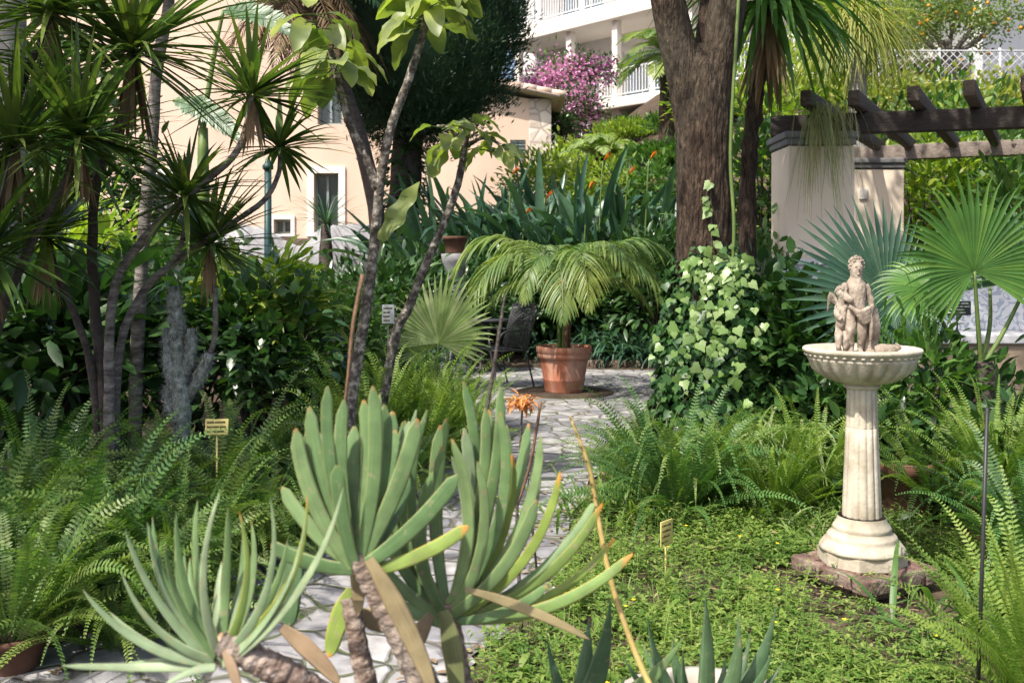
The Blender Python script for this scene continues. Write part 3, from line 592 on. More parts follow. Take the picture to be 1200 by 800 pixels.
def shrub(px, pyc, Y, w, h, label, mat='dark', n=1800, L=.14, W=.05, name='shrub', cat='shrub', group=None, clumps=60, droop=.6, prof='oval', zbase=None, depth=None, up=.25, flowers=None, cl=.105, fold=.2):
    """leafy bush; centre of crown at photo spot (px, pyc) Y metres off, w x h metres"""
    c = at(px, pyc, Y); zg = float(terrain(c[0], c[1])) if zbase is None else zbase
    t = thing(name, label, cat, (c[0], c[1], zg), group)
    cz = c[2] - zg; r = np.array([w / 2, (depth or w * .8) / 2, h / 2])
    u = sph(clumps, -.75, 1); cc = u * r * rng.uniform(.45, 1.0, (clumps, 1))
    k = rng.integers(0, clumps, n)
    p = cc[k] + rng.normal(0, 1, (n, 3)) * (cl * (w + h) / 2)
    p = np.where((p[:, 2:] + cz) < .03, np.concatenate([p[:, :2], (.03 - cz + rng.random((n, 1)) * .3)], 1), p)
    d = nrm(p / r * .8 + nrm(p - cc[k] * .8) * .6 + rng.normal(0, .55, (n, 3)) + [0, 0, up])
    m = MB().straps(p + [0, 0, cz], d, rng.uniform(.65, 1.25, n) * L, rng.uniform(.75, 1.2, n) * W, rng.uniform(.2, 1.2, n) * droop, 3, prof, fold, roll=rng.normal(0, .5, n))
    m.build('foliage', M[mat], t)
    s = MB()
    for q in range(min(clumps, 9)):
        e = cc[q] * .85 + [0, 0, cz]; b = np.array([rng.normal(0, .05), rng.normal(0, .05), -.02])
        s.tube([b, b * .5 + e * .45 + [0, 0, .1 * h], e], [.022, .014, .005], 6, 3)
    s.build('stem', M['bark_dark'], t)
    if flowers:
        fm, fn, fL = flowers; kk = rng.integers(0, clumps, fn); fp = cc[kk] * 1.08 + rng.normal(0, cl * w * .5, (fn, 3)) + [0, 0, cz]
        MB().straps(fp, sph(fn), fL * rng.uniform(.7, 1.2, fn), fL * .8, .3, 2, 'oval', .2).build('blossom', M[fm], t)
    return t
def rosette(m, c, n, L, W, droop, seg=5, lo=-.75, hi=1.0, prof='sword', fold=.35, axis=(0, 0, 1), bias=1.0, curl=1.6):
    z = lo + (hi - lo) * rng.random(n) ** bias; a = np.arange(n) * 2.39996 + rng.normal(0, .2, n); r = np.sqrt(np.clip(1 - z * z, 0.02, 1))
    D = np.stack([r * np.cos(a), r * np.sin(a), z], 1)
    q = Vector((0, 0, 1)).rotation_difference(Vector(axis)); Rm = np.array(q.to_matrix()); D = D @ Rm.T
    B = np.asarray(c) + D * L * .03 + np.outer(rng.uniform(-.05, .03, n), np.asarray(axis)) * L
    m.straps(B, D, L * rng.uniform(.75, 1.1, n), W * rng.uniform(.8, 1.15, n), droop * rng.uniform(.4, 1.3, n), seg, prof, fold, curl=curl)
    return m

# ================================================================ FOREGROUND: fan aloe
def thick_leaf(root, base, tip, w, mat, bow=.12, thick=.42, prof='aloe', name='leaf', facing=None, seg=12):
    """one fleshy leaf from base to tip, bowing outward then back, flat side toward facing"""
    base, tip = np.asarray(base, float), np.asarray(tip, float)
    v = tip - base; L = np.linalg.norm(v); d = v / L
    f = np.array([.15, -1, .25]) if facing is None else np.asarray(facing, float)
    side = nrm(np.cross(d, f))
    sag = bow
    # start lower, curve upward: direction tilts by -sag..+sag
    horiz = np.array([d[0], d[1] * .3, 0]); 
    outw = nrm(horiz - (horiz @ d) * d + 1e-6)
    D0 = nrm(d + outw * sag)
    dn = -outw * 2 * sag
    m = MB().straps([base], [D0], L * (1 + .35 * sag * sag), w, 1.0, seg, prof, 0, side=side, thick=thick, down=dn, curl=1.0)
    return m.build(name, M[mat], root)
def fan_aloe():
    root = thing('fan_aloe', 'large branching blue green succulent with fans of strap leaves at the front', 'succulent', (-.30, 1.75, 0))
    lo = lambda p: local(root, p)
    fans = []
    # fan seen nearly face on, centre
    cB = at(418, 648, 1.80)
    tB = [(345, 505, 0, 'aloe'), (330, 572, .03, 'aloe'), (362, 478, .02, 'aloe'), (383, 454, -.02, 'aloe'), (427, 470, .03, 'aloe'), (402, 470, .06, 'aloe'), (438, 454, -.03, 'aloe'), (452, 476, .0, 'aloe'), (464, 505, .04, 'aloe'),
          (490, 492, -.03, 'aloe'), (537, 558, -.05, 'aloe'), (548, 618, -.04, 'aloe_yel'), (318, 640, .0, 'aloe'), (375, 520, .08, 'aloe'), (480, 560, .09, 'aloe'), (415, 500, .10, 'aloe'), (445, 500, .09, 'aloe'), (395, 545, -.05, 'aloe'), (350, 540, .07, 'aloe')]
    cC = at(524, 706, 1.95)
    tC = [(440, 470, .06, 'aloe'), (468, 500, .02, 'aloe'), (492, 488, .0, 'aloe'), (515, 500, .04, 'aloe'), (548, 452, .05, 'aloe'), (536, 520, -.02, 'aloe'), (570, 480, .02, 'aloe'), (588, 456, .0, 'aloe'), (594, 492, -.03, 'aloe'),
          (566, 548, -.06, 'aloe'), (605, 540, .0, 'aloe_yel'), (638, 520, -.01, 'aloe'), (660, 564, -.03, 'aloe_yel'), (630, 590, -.08, 'aloe'), (706, 600, .0, 'aloe_yel'), (718, 642, .03, 'aloe_yel'), (738, 658, -.03, 'aloe_yel'), (700, 590, .05, 'aloe'),
          (428, 560, .03, 'aloe'), (405, 610, .0, 'aloe'), (445, 690, -.02, 'aloe'), (640, 690, -.06, 'aloe'), (580, 500, .08, 'aloe'), (500, 560, -.07, 'aloe')]
    cA = at(258, 752, 1.62)
    tA = [(146, 624, .0, 'aloe_pale'), (172, 622, .05, 'aloe_pale'), (205, 602, .0, 'aloe'), (230, 588, .04, 'aloe'), (252, 582, -.02, 'aloe_pale'), (268, 600, .06, 'aloe'), (285, 604, .0, 'aloe_yel'), (298, 615, .08, 'aloe'), (324, 592, -.03, 'aloe_pale'),
          (366, 590, .0, 'aloe_yel'), (362, 604, -.05, 'aloe_pale'), (404, 578, -.06, 'aloe_pale'), (192, 640, -.04, 'aloe'), (98, 698, .0, 'aloe_pale'), (128, 718, .05, 'aloe_pale'), (140, 676, -.02, 'aloe_pale'), (76, 780, -.03, 'aloe_pale'), (148, 778, .04, 'aloe_pale'),
          (214, 650, .04, 'aloe'), (188, 806, -.04, 'aloe_pale'), (340, 640, .06, 'aloe')]
    for tl, c, x0, x1, ya, yb, m_ in ((tB, cB, 340, 480, 475, 530, 7), (tC, cC, 440, 640, 475, 570, 12), (tA, cA, 150, 340, 605, 660, 8)):
        for q in range(m_):      # the inner ranks of leaves
            tl.append((rng.uniform(x0, x1), rng.uniform(ya, yb), rng.uniform(.02, .12), 'aloe' if rng.random() < .8 else 'aloe_pale'))
    for c, tips, w in ((cB, tB, .0262), (cC, tC, .0235), (cA, tA, .0170)):
        # each fan is a part, its leaves are sub-parts
        ax = MB(); b = lo(c)
        ax.blob(b + np.array([0, .012, -.016]), (.020, .018, .026), 12, 8, .05)
        f = ax.build('leaf_fan', M['aloe_old'], root)
        for (px, py, dy, mt) in tips:
            tip = lo(at(px, py, c[1] + dy))
            k = rng.uniform(.85, 1.12)
            off = np.array([(px - 0) * 0, 0, 0])
            hz = (tip - b)[0]; bb = b + np.array([np.clip(hz * .05, -.012, .012), dy * .15 - .006, -.022 + .016 * rng.random() - .02 * abs(nrm(tip - b)[0])])
            flat = abs(px - (c[0] / c[1] * F_PX + 600)) < 120
            fac = np.array([rng.uniform(-.35, .35), -1, rng.uniform(.0, .5)]) if c is not cA else np.array([rng.uniform(-.9, .9), -1, rng.uniform(.2, 1.2)])
            thick_leaf(f, bb, tip, w * k, mt, bow=rng.uniform(.28, .5) if c is cA else (rng.uniform(.22, .48) if c is cC else rng.uniform(.08, .28)), thick=.5 if c is cA else .40, prof='aloe' if c is not cA else 'aloe_slim', facing=fac)
    # stems: from one trunk at the ground
    tr = lo(np.array([-.30, 1.75, -.02]))
    j0 = lo(at(505, 935, 1.80)); j1 = lo(at(500, 800, 1.80))
    MB().tube([tr, tr * .5 + j0 * .5 + [.02, 0, 0], j0], [.06, .05, .042], 12, 5, wob=.03).build('trunk', M['stem_aloe'], root)
    def ring(p0, pts, r0, r1):
        P, _ = spline(np.array(pts), np.ones(len(pts)), 34); n = len(P)
        rr = np.linspace(r0, r1, n) * (1 + .045 * np.sin(np.cumsum(rng.uniform(.5, 1.1, n))) + .02 * rng.standard_normal(n))
        MB().tube(P, rr, 18, 1, wob=.012).build('branch', M['stem_aloe'], root)
    ring(0, [j0, lo(at(512, 850, 1.79)), lo(at(480, 765, 1.79)), lo(at(445, 700, 1.80)), lo(cB)], .034, .019)
    ring(0, [j0, lo(at(545, 850, 1.86)), lo(at(538, 790, 1.93)), lo(cC)], .030, .019)
    ring(0, [j0, lo(at(430, 860, 1.70)), lo(at(350, 800, 1.64)), lo(at(300, 772, 1.62)), lo(cA)], .032, .020)
    ring(0, [j0, lo(at(450, 860, 1.9)), lo(at(425, 780, 1.92)), lo(at(410, 700, 1.95))], .024, .018)
    # withered leaves hanging below the fans
    for (bx, by, tx, ty, Y, w, mt) in ((432, 655, 510, 815, 1.77, .036, 'aloe_old'), (520, 715, 538, 830, 1.9, .040, 'aloe_old'), (412, 690, 385, 770, 1.95, .040, 'aloe_yel'), (345, 640, 338, 735, 2.02, .055, 'aloe_dark'),
                                   (545, 690, 690, 748, 1.9, .020, 'aloe_old'), (262, 760, 282, 815, 1.6, .018, 'aloe_old'), (400, 650, 372, 600, 1.9, .05, 'aloe_old'), (505, 720, 470, 790, 1.9, .035, 'aloe_old'),
                                   (330, 735, 398, 800, 1.95, .036, 'aloe_old'), (420, 720, 465, 735, 1.98, .045, 'aloe_old'), (415, 640, 420, 720, 1.86, .03, 'aloe_old')):
        thick_leaf(root, lo(at(bx, by, Y)), lo(at(tx, ty, Y - .02)), w, mt, bow=.12, thick=.16, prof='tongue', name='withered_leaf', facing=(rng.uniform(-.4, .4), -1, .2))
    # flower stalks
    def stalk(pts, r, mat, label):
        o = MB().tube([lo(at(*p)) for p in pts], r, 8, 6, wob=.04).build('flower_stalk', M[mat], root); o['label'] = label; return o
    stalk([(404, 560, 1.95), (402, 500, 2.0), (408, 440, 2.0), (414, 380, 2.02), (425, 322, 2.05)], [.003, .003, .0034, .0042, .0046], 'stalk_dry', 'pale stalk with brown tip')
    stalk([(545, 640, 2.0), (560, 540, 2.05), (574, 460, 2.1), (585, 390, 2.1), (592, 345, 2.1)], [.004, .004, .004, .0038, .002], 'bark_dark', 'thin reddish dry stalk')
    s4 = stalk([(775, 830, 1.9), (745, 765, 1.95), (716, 680, 1.97), (700, 600, 2.0), (690, 545, 2.0), (668, 488, 2.0)], [.0065, .006, .0055, .005, .0045, .0025], 'stalk_yel', 'leaning yellow stalk with dry brown tip')
    sc = MB()
    for k in range(34):
        tt = k / 33; p = at(700 - 30 * tt, 600 - 110 * tt, 2.0); a = k * 2.4
        sc.straps([lo(p)], [[math.cos(a), math.sin(a), .4]], .012, .007, .3, 2, 'lance', .3)
    sc.build('dry_bract', M['dry'], s4)
fan_aloe()

# faded orange flower spike tied to an iron stake on the path edge
def orange_spike():
    Y = 3.9
    base = at(616, 755, Y); base[2] = 0; base[0] = gx(612, Y)
    t = thing('aloe_flower', 'faded orange aloe flower cluster on dark red stems above the path', 'flower', base)
    lo = lambda p: local(t, p)
    a = MB().tube([lo(base), lo(at(606, 620, Y)), lo(at(608, 560, Y)), lo(at(612, 478, Y))], [.008, .007, .006, .004], 7, 6).build('stem', M['bark_dark'], t)
    MB().tube([lo(at(607, 590, Y)), lo(at(622, 540, Y)), lo(at(634, 470, Y))], [.005, .006, .006], 7, 6, wob=.1).build('stem', M['stalk_dry'], t)
    n = 110; c = lo(at(613, 472, Y)); b = c + np.clip(rng.normal(0, 1, (n, 3)), -1.6, 1.6) * [.026, .026, .012] + [0, 0, .01]
    D = np.stack([rng.normal(0, .9, n), rng.normal(0, .9, n), rng.normal(-.55, .45, n)], 1)
    MB().straps(b, D, rng.uniform(.035, .06, n), .011, .4, 3, 'lance', .6).build('flower_head', M['flower_dry'], t)
orange_spike()

def aloe_rosettes():
    # dark aloe in the pale planter
    Y = 2.38; c = at(818, 842, Y)
    pl = thing('planter', 'pale weathered stone planter at the bottom edge of the photo', 'planter', (c[0] + .02, Y, 0))
    r, z = .225, .445
    MB().lathe([(0, 0), (r * .7, 0), (r * .8, .1), (r * .93, z - .08), (r * .93, z - .06)], sides=40).build('pot_body', M['planter'], pl)
    MB().lathe([(r * .94, z - .065), (r * 1.0, z - .055), (r * 1.02, z - .012), (r * .99, z), (r * .86, z), (r * .84, z - .05)], sides=40).build('rim', M['planter'], pl)
    MB().lathe([(0, z - .035), (r * .84, z - .05)], sides=40).build('soil', M['soil'], pl)
    base = np.array([c[0] + .02, Y, z - .05])
    t = thing('aloe', 'dark green aloe with pointed upright leaves growing in the pale planter', 'aloe', base, 'small aloes by the path')
    for (px, py, dy, w) in ((758, 720, -.05, .034), (827, 697, .02, .040), (866, 718, -.04, .036), (911, 709, .02, .038), (907, 758, -.08, .028), (918, 776, .04, .026), (787, 744, .05, .032), (752, 752, .08, .028), (800, 760, -.1, .03), (850, 770, .1, .03), (730, 770, -.02, .03), (880, 742, .1, .03)):
        tip = local(t, at(px, py, Y + dy))
        b = np.array([tip[0] * .18, dy * .3, 0])
        thick_leaf(t, b, tip, w * 1.2, 'aloe_dark', bow=.3, thick=.9, prof='point', facing=(rng.uniform(-.6, .6), -1, .7))
    Y = 2.2; base = np.array([gx(672, Y), Y, 0])
    t = thing('aloe', 'grey green aloe with one broad arching leaf beside the path', 'aloe', base, 'small aloes by the path')
    st = local(t, at(676, 850, Y)); MB().tube([(0, 0, -.01), st * .5 + [.01, 0, 0], st], [.035, .03, .025], 10, 4).build('stem', M['stem_aloe'], t)
    for (px, py, dy, w, bw, mt) in ((716, 700, 0, .058, .2, 'aloe_dark'), (802, 748, -.12, .05, .3, 'aloe'), (690, 722, .05, .05, .1, 'aloe_dark'), (640, 742, .04, .03, .2, 'aloe_dark'), (735, 790, -.1, .03, .3, 'aloe'), (648, 780, -.05, .026, .2, 'aloe_dark'), (705, 770, .1, .03, .2, 'aloe_dark')):
        thick_leaf(t, st, local(t, at(px, py, Y + dy)), w, mt, bow=bw, thick=.5, prof='point', facing=(rng.uniform(-.5, .5), -1, .5))
aloe_rosettes()

# iron stakes and plant labels
def stake(p0, p1, r, label, name='iron_stake', cat='stake', group='thin iron stakes'):
    t = MB().tube([np.array(p0) - np.array(p0) * [1, 1, 0] * 0 - np.array([p0[0], p0[1], 0]), np.array(p1) - np.array([p0[0], p0[1], 0])], r, 8, 1).build(name, M['black'], None, loc=(p0[0], p0[1], 0))
    return tag(t, label, cat, group)
p = at(1144, 860, 3.15); p[2] = -.03; stake(p, at(1157, 478, 3.15), .0065, 'tall thin black iron stake in front of the right hand ferns')
p = at(637, 735, 4.05); p[2] = -.03; stake(p, at(618, 560, 4.05), .005, 'short black iron stake beside the orange flower stems')

def plate(px, py, Y, w, h, label, mat, ink, lines, rz, ground=None, tilt=0, group='small yellow plant labels', post_mat='label_y', cap=False):
    c = at(px, py, Y); z0 = float(terrain(c[0], c[1]))
    t = thing('plant_label', label, 'plant label', (c[0], c[1], z0), group, rz)
    zc = c[2] - z0
    MB().tube([(0, .004, -.05), (0, .004, zc - h / 2 + .01)], .005, 8, 1).build('post', M[post_mat], t)
    q = Euler((tilt, 0, 0))
    MB().bevbox((0, 0, zc), (w, .006, h), .002, rot=q.to_quaternion()).build('plate', M[mat], t)
    m = MB(); n = len(lines)
    for i, ln_ in enumerate(lines):
        zz = zc + h * (.5 - (i + .5) / n) * .86; x = -w * .42
        for wd in ln_:
            m.box((x + wd * w * .5, -.0042 + math.tan(tilt) * 0 , zz), (wd * w, .001, h / n * .30)); x += wd * w + w * .03
    o = m.build('lettering', M[ink], t)
    if tilt: o.rotation_euler = (tilt, 0, 0); o.location = (0, 0, zc); o.data.transform(Matrix.Translation((0, 0, -zc)))
    return t
plate(254, 500, 5.05, .115, .08, 'yellow plant label with dark lettering among the left ferns', 'label_y', 'ink_d', [(.3, .45), (.2, .3, .25), (.4, .3)], R(8), tilt=R(-12))
plate(781, 624, 4.75, .10, .12, 'narrow yellow plant label turned sideways in the clover', 'label_y', 'ink_d', [(.3, .4), (.5, .2), (.3, .3), (.45,)], R(48))
plate(1122, 361, 6.3, .165, .09, 'black plant label with four lines of white lettering below the fan palm', 'slate', 'ink_w', [(.28, .2, .3), (.2, .25, .12, .2), (.35, .3), (.22, .14, .3)], R(-4), group='dark plant labels', post_mat='black')
plate(455, 368, 7.4, .09, .14, 'small grey plant label between the two mottled stems', 'label_w', 'ink_d', [(.4, .3), (.2, .3), (.5,), (.3, .2)], R(10), group='dark plant labels', post_mat='black')

# ================================================================ BIRDBATH
def birdbath():
    Y = 4.62; x0 = gx(1010, Y)
    t = thing('birdbath', 'cream stone birdbath fountain with fluted column and shallow ribbed bowl', 'birdbath', (x0, Y, .115))
    # base
    z = lambda py: CAM_H - (py - HOR) / F_PX * Y - .115
    px = Y / F_PX
    oct_ = [(math.cos(R(22.5 + 45 * k)) * .198, math.sin(R(22.5 + 45 * k)) * .198) for k in range(8)]
    b = MB().prism(oct_, 0, .055)
    b.build('plinth', M['bathstone'], t, smooth=False)
    b = MB().lathe([(0, .056), (.192, .056), (.192, .07), (.186, .078), (.17, .098), (.155, .108), (.158, .118), (.15, .128), (.132, .14), (.128, .15), (.133, .158), (.126, .168), (.112, .19), (.108, .21)], sides=48)
    b.build('base', M['bathstone'], t)
    fl = lambda amt: (lambda r, th, zz: r * (1 - amt * np.abs(np.sin(th * 8)) ** .7 * 0 - amt * (1 - np.abs(np.cos(th * 7)) ** .55)))
    zt = z(455)
    segs = [.208, .62, zt]
    rads = [.089, .0725, .0675]
    for k in range(2):
        a, c = segs[k], segs[k + 1]; ra, rc = rads[k], rads[k + 1]
        zz = np.linspace(a + .006, c, 8); rr = np.linspace(ra, rc, 8)
        prof = [(ra * .975, a), (ra, a + .003)] + list(zip(rr, zz)) + [(rc * .985, c + .001)]
        MB().lathe(prof, sides=112, mod=fl(.10)).build('column', M['bathstone'], t)
    R0 = .266; zr = z(407)
    MB().lathe([(.066, zt), (.08, zt + .004), (.083, zt + .014), (.076, zt + .022), (.084, zt + .028)], sides=48).build('collar', M['bathstone'], t)
    def ribs(r, th, zz):
        k = np.clip((zz - (zt + .03)) / .03, 0, 1) * np.clip((zr - .055 - zz) / .02, 0, 1)
        return r * (1 - .2 * k * (1 - np.abs(np.sin(th * 11)) ** .45))
    prof = [(.085, zt + .026), (.12, zt + .03), (.165, zt + .046), (.20, zt + .068), (.228, zt + .092), (.242, zr - .055), (.246, zr - .048), (.24, zr - .043), (.25, zr - .036), (.253, zr - .028), (R0 - .005, zr - .022), (R0, zr - .014), (R0, zr - .006), (R0 - .006, zr),
            (R0 - .03, zr), (R0 - .05, zr - .012), (.12, zr - .045), (0, zr - .05)]
    MB().lathe(prof, sides=144, mod=ribs).build('bowl', M['bathstone'], t)
    m = MB()
    for k in range(40):
        a = k * 2 * PI / 40; m.blob((.2475 * math.cos(a), .2475 * math.sin(a), zr - .033), (.012, .012, .008), 8, 6)
    m.build('bead_moulding', M['bathstone'], t)
    # brick footing
    f = thing('brick_footing', 'square footing of old red bricks under the birdbath', 'footing', (x0 + .01, Y, 0), rz=R(28))
    def course(s, z0, h, gap, m):
        bw = .09
        for k in range(4):
            L0 = 2 * s - bw; L = (L0 - gap * m) / m
            for q in range(m):
                u = -s + L / 2 + q * (L + gap); v = -(s - bw / 2); c, sn = math.cos(k * PI / 2), math.sin(k * PI / 2)
                o = MB().bevbox((0, 0, 0), (L, bw, h), .009).build('brick', M['brick'], f)
                o.location = (u * c - v * sn, u * sn + v * c, z0 + h / 2 + rng.uniform(-.003, .003)); o.rotation_euler = (rng.normal(0, .02), rng.normal(0, .02), k * PI / 2 + rng.normal(0, .03))
        MB().box((0, 0, z0 + h / 2 - .005), (2 * s - .19, 2 * s - .19, h - .014)).build('mortar_core', M['greyrend'], f)
    course(.185, 0, .045, .012, 1); course(.232, .046, .069, .012, 2)
    # statue group on the bowl
    st = thing('statue', 'weathered stone statue of two cherubs by a stump on the birdbath', 'statue', (x0 - .03, Y, .115 + zr - .046)); st.scale = (.88, .95, 1.14)
    def figure(name, joints, edges, rad, label=None):
        me = bpy.data.meshes.new(name); me.from_pydata(joints, edges, []); o = bpy.data.objects.new(name, me); C.objects.link(o)
        md = o.modifiers.new('Skin', 'SKIN'); md.branch_smoothing = .6
        sv = me.skin_vertices[0].data
        for k, r in enumerate(rad): sv[k].radius = (r, r)
        sv[0].use_root = True
        sb = o.modifiers.new('Sub', 'SUBSURF'); sb.levels = 2; sb.render_levels = 2
        dg = bpy.context.evaluated_depsgraph_get(); m2 = bpy.data.meshes.new_from_object(o.evaluated_get(dg)); 
        o.modifiers.clear(); o.data = m2; m2.materials.clear(); m2.materials.append(M['statue'])
        for p_ in m2.polygons: p_.use_smooth = True
        # chisel wear
        n_ = len(m2.vertices); co = np.empty(n_ * 3, np.float32); m2.vertices.foreach_get('co', co); co = co.reshape(-1, 3)
        co += .0022 * np.sin(co[:, [1, 2, 0]] * 190) * np.sin(co[:, [2, 0, 1]] * 140) + .0035 * np.sin(co[:, [2, 0, 1]] * 75 + 1) * np.sin(co[:, [0, 1, 2]] * 60); m2.vertices.foreach_set('co', co.ravel()); m2.update()
        o.parent = st
        if label: o['label'] = label
        return o
    # bigger cherub (total .43 high), turned away a little, arms round the smaller one and the stump
    J = [(.0, 0, .20), (.0, -.005, .255), (-.002, .0, .305), (.002, .0, .333), (.004, -.006, .362), (.006, -.008, .388),       # 0 pelvis 1 waist 2 chest 3 neck 4 head 5 crown
         (-.028, -.005, .175), (-.034, -.02, .11), (-.03, -.005, .035), (-.034, -.035, .018),                               # left leg
         (.030, -.01, .17), (.022, -.035, .105), (.022, -.012, .035), (.014, -.05, .018),                                   # right leg
         (-.05, .0, .305), (-.068, -.02, .255), (-.045, -.05, .235), (-.03, -.058, .232),                                          # left arm folded
         (.05, .0, .30), (.072, -.012, .245), (.078, -.02, .205), (.08, -.025, .185)]                                                   # right arm on stump
    E = [(0, 1), (1, 2), (2, 3), (3, 4), (4, 5), (0, 6), (6, 7), (7, 8), (8, 9), (0, 10), (10, 11), (11, 12), (12, 13), (2, 14), (14, 15), (15, 16), (16, 17), (2, 18), (18, 19), (19, 20), (20, 21)]
    rd = [.044, .046, .044,   .025, .037, .029, .036, .029, .018, .013, .036, .027, .017, .012, .023, .019, .014, .011, .023, .019, .014, .011]
    figure('standing_figure', J, E, rd)
    h = MB(); h.blob(np.array([.007, .006, .378]), (.037, .034, .033), 26, 18, .012)
    for k in range(150):
        u = sph(1, -.55, 1)[0]
        if u[1] < -.35 and u[2] < .45: continue
        h.blob(np.array([.007, .005, .376]) + u * [.037, .035, .034], (.0075, .0075, .006), 7, 5, .1)
    for k in range(12): h.tube([(.02 + .002 * k, .03, .37), (.016 + .004 * (k % 4), .036, .33), (.01 + .005 * (k % 5), .034, .295)], [.008, .008, .004], 6, 4)
    h.build('curly_hair', M['statue'], st)
    fc = MB(); fc.blob((.004, -.040, .360), (.005, .006, .006), 8, 6); fc.blob((.003, -.037, .349), (.007, .003, .002), 8, 6); fc.blob((.003, -.034, .340), (.009, .006, .006), 8, 6)
    fc.blob((-.009, -.036, .369), (.008, .003, .002), 8, 6); fc.blob((.016, -.036, .369), (.008, .003, .002), 8, 6); fc.build('face', M['statue'], st)
    J2 = [(-.075, .01, .135), (-.072, .008, .175), (-.07, .0, .21), (-.072, -.005, .228), (-.078, -.012, .258), (-.08, -.015, .278), (-.09, .0, .11), (-.095, -.02, .065), (-.09, -.005, .02), (-.092, -.028, .012), (-.06, .0, .11), (-.055, -.02, .06), (-.058, -.005, .02), (-.06, -.025, .012),
          (-.10, -.0, .205), (-.105, -.02, .17), (-.085, -.035, .155), (-.045, -.01, .21), (-.03, -.035, .20), (-.02, -.045, .205)]
    E2 = [(0, 1), (1, 2), (2, 3), (3, 4), (4, 5), (0, 6), (6, 7), (7, 8), (8, 9), (0, 10), (10, 11), (11, 12), (12, 13), (2, 14), (14, 15), (15, 16), (2, 17), (17, 18), (18, 19)]
    rd2 = [.03, .032, .03, .015, .026, .018, .024, .019, .013, .009, .024, .019, .013, .009, .016, .013, .009, .016, .013, .009]
    figure('small_figure', J2, E2, rd2)
    h = MB(); h.blob(np.array([-.078, -.008, .266]), (.028, .027, .025), 20, 14, .015)
    for k in range(90):
        u = sph(1, -.4, 1)[0]
        if u[1] < -.3 and u[2] < .4: continue
        h.blob(np.array([-.078, -.009, .265]) + u * [.028, .027, .026], (.006, .006, .005), 7, 5, .1)
    h.build('curly_hair', M['statue'], st)
    w = MB()      # small wing stump behind the shoulder
    for k in range(5): w.tube([(-.075, .02, .21), (-.10 - .004 * k, .045, .225 + .008 * k), (-.118 - .003 * k, .05, .235 - .014 * k)], [.008, .009, .004], 7, 4)
    w.build('wing', M['statue'], st)
    d = MB()   # drapery falling over the stump and across the hips
    for k in range(9):
        a = k / 8; d.tube([(-.05 + .03 * a, -.045 - .006 * math.sin(k * 2), .21 - .02 * a), (.0 + .02 * a, -.06, .185 - .012 * k * .4), (.06, -.045, .20 - .01 * k * .6), (.085, -.02, .17 - .012 * k)], [.008, .012, .012, .008], 8, 5)
    for k in range(7): d.tube([(.06 + .008 * k, -.045 + .008 * k, .20), (.065 + .009 * k, -.05 + .008 * k, .13), (.06 + .01 * k, -.05 + .009 * k, .07 + .01 * (k % 3))], [.009, .012, .007], 8, 5)
    d.build('drapery', M['statue'], st)
    s = MB().lathe([(0, 0), (.052, 0), (.044, .02), (.04, .08), (.042, .15), (.036, .168), (0, .172)], (.08, .01, 0), 20, mod=lambda r, th, zz: r * (1 + .06 * np.sin(th * 7 + zz * 30))); s.build('stump', M['statue'], st)
    MB().lathe([(0, -.002), (.135, -.002), (.13, .012), (.11, .018), (0, .02)], (.0, 0, -.002), 28, mod=lambda r, th, zz: r * (1 + .05 * np.sin(th * 3 + 1))).build('rock_base', M['statue'], st)
    v = MB().tube([(.07, -.085, .033), (.10, -.09, .036), (.15, -.085, .034), (.175, -.075, .033)], [.018, .026, .026, .016], 12, 5); v.tube([(.172, -.076, .033), (.188, -.07, .04), (.198, -.066, .05)], [.016, .012, .02], 10, 4); v.build('water_jar', M['statue'], st)
birdbath()

# ================================================================ TREE WITH IVY
PROF['paddle'] = lambda t: np.where(t < .5, .10, np.clip(np.sin(PI * np.clip((t - .48) / .52, 0, 1) ** .8) ** .7, .04, 1))
def crown(t, c, r, n, L, W, mat, clumps=120, cl=.28, droop=.8, prof='oval', zmin=-.8):
    u = sph(clumps, zmin, 1); cc = np.asarray(c) + u * np.asarray(r) * rng.uniform(.35, 1.0, (clumps, 1)); k = rng.integers(0, clumps, n)
    p = cc[k] + rng.normal(0, cl, (n, 3)) * [1, 1, .6]
    d = nrm(nrm(p - cc[k]) + rng.normal(0, .6, (n, 3)) + [0, 0, -.1])
    MB().straps(p, d, rng.uniform(.6, 1.25, n) * L, rng.uniform(.7, 1.2, n) * W, rng.uniform(.2, 1.2, n) * droop, 2, prof, .25, roll=rng.normal(0, .6, n)).build('crown', M[mat], t)
    return cc
